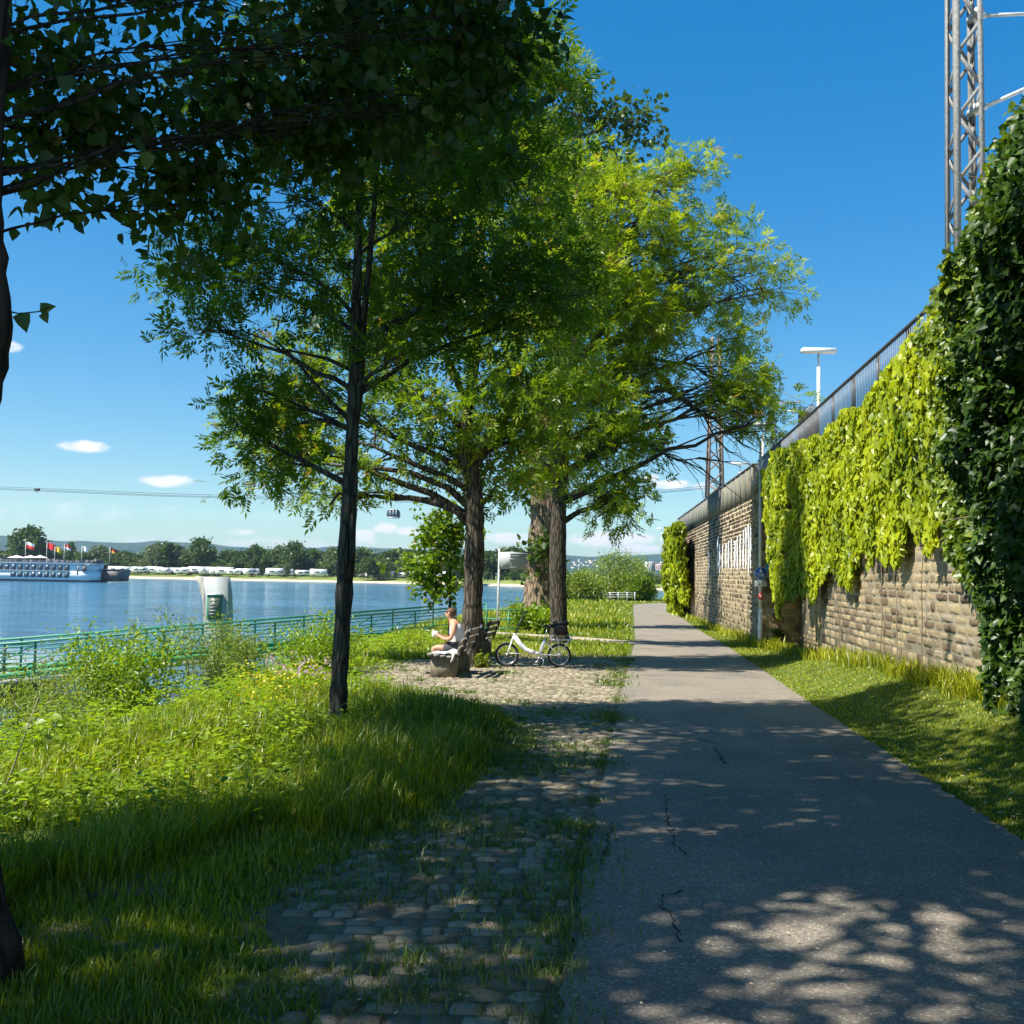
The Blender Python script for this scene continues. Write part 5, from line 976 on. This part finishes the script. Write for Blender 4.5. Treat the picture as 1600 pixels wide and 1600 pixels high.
q = MB(); q.box((gc[0]-1.55, 268.7, gc[2]-1.12), (gc[0]+1.55, 271.3, gc[2]-.9)); q.box((gc[0]-1.3, 268.7, gc[2]+.98), (gc[0]+1.3, 271.3, gc[2]+1.1)); [q.box((gc[0]+x-.07, 268.72, gc[2]-.9), (gc[0]+x+.07, 268.79, gc[2]+1)) for x in (-.8, 0, .8)]; q.build('trim', M['galv'], cab)
q = MB(); q.tube([(gc[0], 270, gc[2]+1.1), (gc[0]+.15, 270, gc[2]+2.4), P(615, 781.5, 270)], .09, 6); q.build('hanger', M['galv'], gn)
cq = thing('rope_carrier', 'tiny dark carrier clamped on the cable car ropes at the left', 'carrier', P(58, 764, 270)); q = MB(); p_ = P(58, 765, 270); q.box(tuple(p_-np.array([.7, .2, .3])), tuple(p_+np.array([.7, .2, .3])), bev=.1); q.build('frame', M['darkrail'], cq); q = MB(); q.tube([p_, p_-np.array([0, 0, .9])], .08, 6); q.build('arm', M['darkrail'], cq)
# ------------------------------------------------------------------ river ship, barge, flags
YS = 285.; ss_ = pxm(YS); xr_ = P(148, 900, YS)[0]; sh = thing('river_ship', 'long white river cruise ship moored at the far left', 'ship', (xr_, YS, WATER))
zS = lambda y: WATER+(907.5-y)*ss_
xS = lambda px: P(px, 900, YS)[0]
q = MB(); q.prism([(xr_-130, YS), (xr_-4, YS), (xr_, YS+2), (xr_, YS+9), (xr_-4, YS+11), (xr_-130, YS+11)], zS(904.5)-WATER+.3, 'z', WATER-.3); q.build('hull', M['hulldark'], sh)
q = MB(); q.prism([(xr_-130, YS-.1), (xr_-4, YS-.1), (xr_+.1, YS+2), (xr_+.1, YS+9), (xr_-4, YS+11.1), (xr_-130, YS+11.1)], zS(891)-zS(904.5), 'z', zS(904.5)+.003); q.build('lower_deck', M['shipwhite'], sh)
q = MB(); q.prism([(xr_-130, YS), (xr_-5, YS), (xr_-.8, YS+3), (xr_-.8, YS+8), (xr_-5, YS+11), (xr_-130, YS+11)], zS(879.5)-zS(891)-.003, 'z', zS(891)+.006); q.build('upper_deck', M['shipwhite'], sh)
q = MB(); q.box((xr_-130, YS-.35, zS(879.5)+.004), (xr_-1, YS+11.3, zS(878)+.004)); q.box((xr_-130, YS-.3, zS(891.5)), (xr_-7, YS+11.3, zS(890.5))); q.build('deck_edge', M['white'], sh)
for x in np.arange(xS(104), xr_-130, -1.85):
    for (a, b) in ((890, 881.5), (901, 893)):
        if b > 890 and xS(18) > x: continue
        q = MB(); q.box((x-.72, YS-.17 if b < 890 else YS-.2, zS(a)), (x+.72, YS-.02 if b < 890 else YS-.08, zS(b))); q.build('window', M['glass'], sh)
q = MB(); q.box((xS(128), YS-.16, zS(890)), (xS(135), YS-.02, zS(883))); q.box((xS(120), YS-.14, zS(896)), (xS(122), YS-.02, zS(884))); q.build('door', M['barge'], sh)
q = MB()
for z in (874.5, 876.5): q.bar((xr_-130, YS-.2, zS(z)), (xr_-1, YS-.2, zS(z)), .06, .06)
for x in np.arange(xr_-130, xr_-1, 2.2): q.bar((x, YS-.2, zS(878)), (x, YS-.2, zS(874.5)), .06, .06, up=(0, 1, 0))
q.build('deck_railing', M['shipwhite'], sh)
q = MB()
for k in range(26): x = rng.uniform(xS(-10), xS(145)); q.box((x-.4, YS+1+rng.random()*4, zS(878)), (x+.4, YS+5.5+rng.random()*3, zS(878)+rng.uniform(.6, 1.3)))
q.build('deck_furniture', M['barge'], sh)
for i, (px, lab) in enumerate(((14, 'white sun umbrella on the ship deck, largest and farthest left'), (36, 'white sun umbrella on the ship deck, middle one'), (51, 'white sun umbrella on the ship deck, right one'))):
    t = thing('sun_umbrella', lab, 'umbrella', (xS(px), YS+4, zS(878)), 0, 'umbrellas on the ship deck'); x = xS(px); w = 1.9-.15*i; q = MB(); zt = zS(867-.3*i)
    q.add([(x-w, YS+4-w, zt-.75), (x+w, YS+4-w, zt-.75), (x+w, YS+4+w, zt-.75), (x-w, YS+4+w, zt-.75), (x, YS+4, zt)], np.array([(0, 1, 4), (1, 2, 4), (2, 3, 4), (3, 0, 4)])); q.build('canopy', M['cloud_dark'], t); q = MB(); q.tube([(x, YS+4, zS(878)), (x, YS+4, zt)], .06, 5); q.build('pole', M['galv'], t)
bg = thing('barge', 'dark flat hulled barge moored right of the white ship', 'barge', (xS(163), YS+5, WATER)); q = MB(); x0 = xS(150); x1 = xS(179); q.prism([(x0, zS(887)), (x0, zS(906)), (x1-.6, zS(906)), (x1, zS(887.5)), (x1-1.5, zS(888))], 8, 'y', YS+4); q.build('hull', M['barge'], bg); q = MB(); q.box((x0, YS+3.9, zS(888)), (x1-.1, YS+12.1, zS(886.5))); q.build('gunwale', M['hulldark'], bg)
for px, top, ci, lab in ((22, 845, 'ru', 'red and white flag on the ship, biggest at the left'), (56, 846, 'r', 'plain red flag on the ship'), (69, 852, 'y', 'small yellow flag on the ship'), (84, 848, 'rw', 'small red and white flag on the ship, right of the yellow one'), (112, 850, 'w', 'white flag on the ship'), (157, 852, 'de', 'black, red and gold flag above the barge')):
    x = xS(px); t = thing('flag', lab, 'flag', (x, YS+6, zS(878)), 0, 'flags over the moored ships'); zt = zS(top); q = MB(); q.tube([(x, YS+6, zS(887)), (x, YS+6, zt)], .07, 5); q.build('pole', M['galv'], t)
    w = 2.4 if ci in ('ru', 'r') else 1.8; h = 1.7 if ci in ('ru', 'r') else 1.3
    mats = {'ru': ['white', 'flagred'], 'r': ['flagred', 'flagred'], 'y': ['flagyel', 'flagyel'], 'rw': ['flagred', 'white'], 'w': ['white', 'white'], 'de': ['black', 'flagred', 'flagyel']}[ci]; q = MB(); nb = len(mats)
    for k in range(nb):
        V = [];
        for i in range(9): u = i/8; V += [(x+w*u, YS+6+.25*math.sin(u*7), zt-h*k/nb-.9*u**1.4*.8), (x+w*u, YS+6+.25*math.sin(u*7), zt-h*(k+1)/nb-.9*u**1.4*.8)]
        q.add(V, np.array([(2*i, 2*i+1, 2*i+3, 2*i+2) for i in range(8)]), None, k)
    q.build('cloth', [M[m] for m in mats], t)
# ------------------------------------------------------------------ far bank: caravans, cars, trees
def farthing(name, build_fn, mats, label, cat, group): t = thing(name, label, cat, (0, 0, 0), 0, group); build_fn(t); return t
def mk_caravan(t):
    q = MB(); q.box((-3, -1.15, .5), (3, 1.15, 2.75), bev=.3); q.build('body', M['white'], t); q = MB(); q.box((-2.3, -1.18, 1.5), (-.6, -1.16, 2.1)); q.box((.6, -1.18, 1.5), (2.2, -1.16, 2.1)); q.build('window', M['glass'], t)
    for x in (-.5, .5): q = MB(); q.tube([(x, -1.1, .38), (x, -.8, .38)], .36, 12); q.build('wheel', M['rubber'], t)
def mk_motor(t):
    q = MB(); q.prism([(-3.4, .4), (3.4, .4), (3.4, 1.3), (2.7, 1.7), (3.0, 2.1), (2.8, 3.0), (-3.4, 3.0)], 2.2, 'y', -1.1); q.build('body', M['white'], t); q = MB(); q.prism([(2.35, 1.35), (3.3, 1.35), (2.7, 2.0), (2.35, 2.0)], .03, 'y', -1.14); q.box((-2, -1.14, 1.6), (0, -1.12, 2.2)); q.build('window', M['glass'], t)
    for x in (-2.1, 2.2): q = MB(); q.tube([(x, -1.12, .38), (x, -.8, .38)], .38, 12); q.build('wheel', M['rubber'], t)
def mk_car(mat):
    def f(t):
        q = MB(); q.prism([(-2.1, .3), (2.1, .3), (2.1, .8), (1.3, .95), (.7, 1.45), (-1.2, 1.45), (-2.0, .95)], 1.7, 'y', -.85); q.build('body', mat, t); q = MB(); q.prism([(-1.05, 1.0), (1.1, 1.0), (.6, 1.38), (-1.0, 1.38)], .02, 'y', -.88); q.build('window', M['glass'], t)
        for x in (-1.3, 1.3): q = MB(); q.tube([(x, -.87, .32), (x, -.6, .32)], .32, 12); q.build('wheel', M['rubber'], t)
    return f
protos = [(farthing('caravan', mk_caravan, 0, 'white caravan in the camp on the far bank', 'caravan', 'caravans in the camp on the far bank')), (farthing('motorhome', mk_motor, 0, 'white motorhome in the camp on the far bank', 'motorhome', 'motorhomes in the camp on the far bank')), (farthing('parked_car', mk_car(M['barge']), 0, 'dark car between the caravans on the far bank', 'car', 'dark cars on the far bank')), (farthing('parked_car', mk_car(M['red']), 0, 'red car between the caravans on the far bank', 'car', 'red cars on the far bank'))]
used = [False]*4
def putfar(k, X, Y, rot, sc=1.0, zf_=None):
    t = protos[k] if not used[k] else copy_tree(protos[k]); used[k] = True; t.location = (X, Y, -1.1 if zf_ is None else zf_); t.rotation_euler = (0, 0, rot); t.scale = (sc,)*3
px = 182.
while px < 700:
    k = int(rng.choice([0, 1, 2, 3], p=[.5, .3, .16, .04])); gap = (px > 480 and px < 560 and rng.random() < .5)
    if px > 640 and not used[3]: k = 3; gap = False
    if not gap:
        Yv = fy((px-800)/1600*400)+rng.uniform(15, 21); putfar(k, P(px, 890, Yv)[0], Yv, rng.choice([0, R(90), R(20), R(-15)])+rng.normal()*.15, rng.uniform(.85, 1.05))
        if rng.random() < .35: Yv += 7; putfar(int(rng.choice([0, 1])), P(px+3, 890, Yv)[0], Yv, rng.normal()*.3, rng.uniform(.95, 1.1))
    px += rng.uniform(9, 17)
def fartree(label, mat, shape, n, group):
    t = thing('far_tree', label, 'tree', (0, 0, 0), 0, group); mb = MB(); mb.tube([(0, 0, -.3), (.1, 0, 2.5), (0, 0, 6)], [.35, .25, .12], 6)
    cr = MB(); blobs = []
    for k in range(26):
        a = rng.uniform(0, 6.28); u = rng.random()
        if shape == 'round': z = 2.4+6.6*u; r = 3.6*math.sin(math.pi*min(.95, .22+.75*u))**.7*math.sqrt(rng.random())
        elif shape == 'tall': z = 1.8+7.6*u; r = 1.3*math.sin(math.pi*min(.95, .15+.8*u))*math.sqrt(rng.random())
        else: z = 1.3+6.6*u; r = 4.6*math.sin(math.pi*min(.97, .35+.62*u))**.8*math.sqrt(rng.random())
        blobs.append((r*math.cos(a), r*math.sin(a), z))
        mb.tube([(0, 0, min(z*.6, 5)), blobs[-1]], [.1, .04], 4, cap=False)
    m = n//26; O = np.repeat(np.array(blobs), m, 0)+rng.normal(size=(26*m, 3))*(.75 if shape != 'tall' else .5); c = np.clip(np.repeat(rng.normal(.5, .2, 26), m)+rng.normal(size=26*m)*.15, 0, 1)
    leaf_quad(cr, O, rnd(26*m), rnd(26*m)+np.array([0, 0, .6]), .75, .6, c); mb.build('trunk', M['bark_mid'], t); cr.build('crown', mat, t); return t
FT = [fartree('dark green broad tree in the belt on the far bank', M['fartree'], 'round', 2600, 'dark trees on the far bank'), fartree('fresh green spreading tree in the belt on the far bank', M['fartree2'], 'wide', 2600, 'fresh green trees on the far bank'), fartree('grey green willow in the belt on the far bank', M['fartree3'], 'round', 2200, 'grey willows on the far bank'), fartree('slim dark upright tree on the far bank', M['fartree'], 'tall', 1500, 'slim upright trees on the far bank')]
fu = [False]*4
def puttree(k, px, ytop, Y, wsc=1.0, z0=-1.1, lab=None):
    t = FT[k] if not fu[k] else copy_tree(FT[k]); fu[k] = True; X = P(px, 890, Y)[0]; h = (P(px, ytop, Y)[2]-z0)/9.6; t.location = (X, Y, z0); t.scale = (h*wsc, h*wsc, h); t.rotation_euler = (0, 0, rng.uniform(0, 6.28))
    if lab: t['label'] = lab
for px, yt, k, ws2, lab in ((45, 826, 0, 1.1, 'tallest round tree on the far bank, above the ship'), (462, 849, 0, .95, 'tall dark round tree standing alone on the far bank left of the young tree'), (315, 843, 0, .9, 'tall dark round tree rising above the caravans'), (398, 851, 3, .8, 'slim pointed tree rising above the caravan camp'), (262, 848, 3, 1.5, 'dark pointed tree beside the grey willow on the far bank'), (245, 852, 2, .9, 'tall grey willow behind the caravans'), (110, 847, 3, .7, 'thin pointed tree above the white ship'), (448, 882, 2, .8, 'small grey tree standing in front of the tall lone tree')):
    puttree(k, px, yt, float(fy((px-800)/1600*410))+(34 if yt < 880 else 13), ws2, -1.1, lab)
for row, Y0, ya, yb in ((0, 62, 851, 863), (1, 38, 861, 876)):
    px = -25.
    while px < (700 if row else 840):
        yt = rng.uniform(ya, yb)+(.008*px); k = int(rng.choice([0, 1, 2], p=[.5, .36, .14])); Yt = float(fy((px-800)/1600*410))+Y0+rng.uniform(-6, 8)
        puttree(k, px, yt, Yt, rng.uniform(1.1, 1.6)); px += rng.uniform(12, 20)
for px, yt, Yt in ((720, 878, 372), (742, 884, 366), (762, 893, 360), (782, 897, 356), (803, 892, 350), (822, 896, 345), (842, 894, 340), (640, 866, 395), (600, 868, 396), (575, 872, 392)): puttree(int(rng.choice([0, 1])), px, yt, Yt, 1.2)
for px, yt, Yt in ((1015, 897, 345), (1028, 896, 347), (1040, 898, 345), (1052, 897, 348), (905, 893, 345), (880, 891, 345), (930, 895, 345)): puttree(int(rng.choice([0, 1])), px, yt, Yt, 1.5)
for i in range(4):
    if not fu[i] or not used[i]: print('UNUSED', i, fu, used)
# hillside houses
def mk_house(t, rm):
    q = MB(); q.box((-6, -5, -4), (6, 5, 6)); q.build('wall', M['facade'], t); q = MB(); q.prism([(-6.5, 6.01), (6.5, 6.01), (0, 10.5)], 10.6, 'y', -5.3); q.build('roof', M[rm], t); q = MB()
    for x in (-3.5, 0, 3.5):
        for z in (1, 4): q.box((x-.7, -5.06, z-.8), (x+.7, -5.01, z+.8))
    q.build('windows', M['glass'], t)
HS = [thing('hillside_house', 'white house with dark roof among many on the far hillside', 'house', (0, 0, 0), 0, 'dark roofed houses on the far hillside'), thing('hillside_house', 'white house with reddish roof among many on the far hillside', 'house', (0, 0, 0), 0, 'red roofed houses on the far hillside')]
mk_house(HS[0], 'slate'); mk_house(HS[1], 'terracotta'); hu = [False, False]
for x0, x1, y0, y1, n in ((768, 830, 876, 892, 34), (893, 965, 876, 890, 36), (555, 665, 865, 876, 26), (1000, 1045, 878, 892, 10), (420, 520, 866, 876, 6), (282, 300, 861, 866, 3)):
    for _ in range(n):
        p_ = Ghill(rng.uniform(x0, x1), rng.uniform(y0, y1))
        if p_ is None: continue
        k = int(rng.random() < .3); t = HS[k] if not hu[k] else copy_tree(HS[k]); hu[k] = True; t.location = tuple(p_); sc = rng.uniform(2.4, 4.6)*p_[1]/1600/12; t.scale = (sc,)*3; t.rotation_euler = (0, 0, rng.uniform(-.8, .8))
for px, yb, w, h, mt, lab in ((1013, 893, 9, 15, 'facade', 'white tower block on the far hillside, left of the three'), (1020, 893, 6, 16, 'slate', 'dark narrow tower block on the far hillside, middle of the three'), (1029, 891, 12, 9, 'towerblock', 'pinkish wide apartment block on the far hillside')):
    p_ = Ghill(px, yb); p_ = p_ if p_ is not None else P(px, yb, 2000); s = p_[1]/1600; t = thing('tower_block', lab, 'building', p_); q = MB(); q.box((p_[0]-w*s/2, p_[1]-8, p_[2]-15), (p_[0]+w*s/2, p_[1]+8, p_[2]+h*s)); q.build('wall', M[mt], t)
    q = MB()
    for i in range(4):
        for j in range(6): q.box((p_[0]+(-.4+.22*i)*w*s, p_[1]-8.2, p_[2]+(.1+.14*j)*h*s), (p_[0]+(-.4+.22*i+.1)*w*s, p_[1]-8.05, p_[2]+(.1+.14*j+.07)*h*s))
    q.build('windows', M['glass'], t)
# ------------------------------------------------------------------ light, sky, haze, camera
AZ = R(26); EL = R(54); S = Vector((-math.cos(AZ)*math.cos(EL), -math.sin(AZ)*math.cos(EL), math.sin(EL)))
sd = bpy.data.lights.new('sun', 'SUN'); sd.energy = 3.75; sd.angle = R(.53); sd.color = (1, .95, .86); so = bpy.data.objects.new('sun', sd); C.objects.link(so); so.rotation_euler = S.to_track_quat('Z', 'Y').to_euler(); so.location = (-20, -5, 30)
w = bpy.data.worlds.new('World'); SC.world = w; w.use_nodes = True; nt = w.node_tree; nt.nodes.clear(); wo = nt.nodes.new('ShaderNodeOutputWorld'); bgd = nt.nodes.new('ShaderNodeBackground'); L(nt, bgd.outputs[0], wo.inputs[0])
sky = N(nt, 'ShaderNodeTexSky', sky_type='NISHITA', sun_disc=False, sun_elevation=EL, sun_rotation=math.atan2(S.x, S.y), altitude=100, air_density=1.0, dust_density=.3, ozone_density=2.0)
bgd.inputs['Strength'].default_value = .48
hs = N(nt, 'ShaderNodeHueSaturation'); hs.inputs['Saturation'].default_value = 1.7; hs.inputs['Hue'].default_value = .511; hs.inputs['Value'].default_value = 1.0; sc_ = N(nt, 'ShaderNodeVectorMath', operation='SCALE'); sc_.inputs['Scale'].default_value = .1; L(nt, sky.outputs[0], sc_.inputs[0]); gm = N(nt, 'ShaderNodeGamma'); gm.inputs['Gamma'].default_value = .64; L(nt, sc_.outputs[0], gm.inputs['Color']); tn = N(nt, 'ShaderNodeMix', data_type='RGBA', blend_type='MULTIPLY'); tn.inputs[0].default_value = 1; tn.inputs[7].default_value = (.86, .98, 1, 1); L(nt, gm.outputs[0], tn.inputs[6]); L(nt, tn.outputs[2], hs.inputs['Color'])
geo = N(nt, 'ShaderNodeTexCoord'); cur = None
nz = N(nt, 'ShaderNodeTexNoise', i_Scale=42.0, i_Detail=9.0, i_Roughness=.62); mp = N(nt, 'ShaderNodeMapping'); mp.inputs['Scale'].default_value = (1, 1, 2.2); L(nt, geo.outputs['Generated'], mp.inputs[0]); L(nt, mp.outputs[0], nz.inputs['Vector'])
CL = [(131, 697, 34, 9, .9), (262, 751, 36, 10, 1.), (8, 540, 22, 9, .8), (372, 831, 26, 6, .6), (566, 835, 22, 10, .8), (604, 826, 20, 9, 1.), (640, 830, 26, 8, .9), (800, 842, 55, 9, .8), (935, 842, 45, 12, 1.), (975, 840, 22, 12, .95), (1010, 842, 16, 8, .9), (1000, 857, 40, 8, .8), (1050, 757, 30, 8, .9), (1015, 747, 18, 6, .8), (1095, 760, 22, 7, .7), (120, 800, 260, 16, .28), (400, 850, 300, 14, .4), (660, 858, 90, 8, .6), (570, 845, 60, 8, .45)]
for (px, py, rx, ry, am) in CL:
    dr = Vector(ray(px, py)).normalized(); t1 = Vector((0, 0, 1)).cross(dr).normalized()*-1; t2 = t1.cross(dr).normalized()
    a = N(nt, 'ShaderNodeVectorMath', operation='DOT_PRODUCT'); a.inputs[1].default_value = t1*(1600/rx); L(nt, geo.outputs['Generated'], a.inputs[0]); b = N(nt, 'ShaderNodeVectorMath', operation='DOT_PRODUCT'); b.inputs[1].default_value = t2*(1600/ry); L(nt, geo.outputs['Generated'], b.inputs[0]); f = N(nt, 'ShaderNodeVectorMath', operation='DOT_PRODUCT'); f.inputs[1].default_value = dr; L(nt, geo.outputs['Generated'], f.inputs[0])
    b0 = N(nt, 'ShaderNodeMath', operation='ADD'); L(nt, b.outputs['Value'], b0.inputs[0]); b0.inputs[1].default_value = 0
    a2 = N(nt, 'ShaderNodeMath', operation='MULTIPLY'); L(nt, a.outputs['Value'], a2.inputs[0]); L(nt, a.outputs['Value'], a2.inputs[1]); b2_ = N(nt, 'ShaderNodeMath', operation='MULTIPLY_ADD'); L(nt, b.outputs['Value'], b2_.inputs[0]); L(nt, b.outputs['Value'], b2_.inputs[1]); L(nt, a2.outputs[0], b2_.inputs[2])
    e = N(nt, 'ShaderNodeMapRange'); e.inputs[1].default_value = 1.6; e.inputs[2].default_value = 0; e.inputs[3].default_value = 0; e.inputs[4].default_value = am; L(nt, b2_.outputs[0], e.inputs[0])
    fr = N(nt, 'ShaderNodeMath', operation='GREATER_THAN'); L(nt, f.outputs['Value'], fr.inputs[0]); fr.inputs[1].default_value = .5; mu = N(nt, 'ShaderNodeMath', operation='MULTIPLY'); L(nt, e.outputs[0], mu.inputs[0]); L(nt, fr.outputs[0], mu.inputs[1])
    if cur is None: cur = mu
    else: mxn = N(nt, 'ShaderNodeMath', operation='MAXIMUM'); L(nt, cur.outputs[0], mxn.inputs[0]); L(nt, mu.outputs[0], mxn.inputs[1]); cur = mxn
nr = N(nt, 'ShaderNodeMapRange'); nr.inputs[1].default_value = .36; nr.inputs[2].default_value = .66; nr.inputs[3].default_value = -.05; nr.inputs[4].default_value = 1.2; L(nt, nz.outputs[0], nr.inputs[0])
ad = N(nt, 'ShaderNodeMath', operation='MULTIPLY_ADD'); L(nt, cur.outputs[0], ad.inputs[0]); ad.inputs[1].default_value = 1.1; 
nn1 = N(nt, 'ShaderNodeMath', operation='MULTIPLY_ADD'); L(nt, nz.outputs[0], nn1.inputs[0]); nn1.inputs[1].default_value = 2.6; nn1.inputs[2].default_value = -1.45; nn2 = N(nt, 'ShaderNodeMath', operation='ADD', use_clamp=True); L(nt, nn1.outputs[0], nn2.inputs[0]); L(nt, cur.outputs[0], nn2.inputs[1]); nn3 = N(nt, 'ShaderNodeMath', operation='MULTIPLY', use_clamp=True); L(nt, cur.outputs[0], nn3.inputs[0]); nn3.inputs[1].default_value = 2.0; mz = N(nt, 'ShaderNodeMath', operation='MULTIPLY'); L(nt, nn2.outputs[0], mz.inputs[0]); L(nt, nn3.outputs[0], mz.inputs[1]); mz2 = N(nt, 'ShaderNodeMath', operation='MULTIPLY'); L(nt, mz.outputs[0], mz2.inputs[0]); mz2.inputs[1].default_value = 1.5; mz2.use_clamp = True
mx = N(nt, 'ShaderNodeMix', data_type='RGBA'); L(nt, mz2.outputs[0], mx.inputs[0]); L(nt, hs.outputs[0], mx.inputs[6]); mx.inputs[7].default_value = (.84, .86, .9, 1); L(nt, mx.outputs[2], bgd.inputs[0])
hm_, hnt, hout = newmat('haze_air'); vol = N(hnt, 'ShaderNodeVolumePrincipled'); vol.inputs['Color'].default_value = (.6, .78, 1, 1); vol.inputs['Density'].default_value = .00011; vol.inputs['Anisotropy'].default_value = .3; L(hnt, vol.outputs[0], hout.inputs['Volume'])
hb = MB(); hb.box((-4200, -450, -7), (4200, 5200, 125)); ho = hb.build('haze', hm_); tag(ho, 'pale blue air haze over the river and hills', 'haze', kind='stuff')
cd = bpy.data.cameras.new('camera'); cam = bpy.data.objects.new('camera', cd); C.objects.link(cam); cd.sensor_width = 36; cd.lens = 36; cd.clip_start = .05; cd.clip_end = 20000
mtx = Matrix(((_Rt[0], _Up[0], -_F[0], 0), (_Rt[1], _Up[1], -_F[1], 0), (_Rt[2], _Up[2], -_F[2], EYE), (0, 0, 0, 1))); cam.matrix_world = mtx; SC.camera = cam
SC.view_settings.view_transform = 'Standard'; SC.view_settings.look = 'None'; SC.view_settings.exposure = 1.42; SC.view_settings.gamma = 1
SC.render.resolution_x = 1024; SC.render.resolution_y = 1024
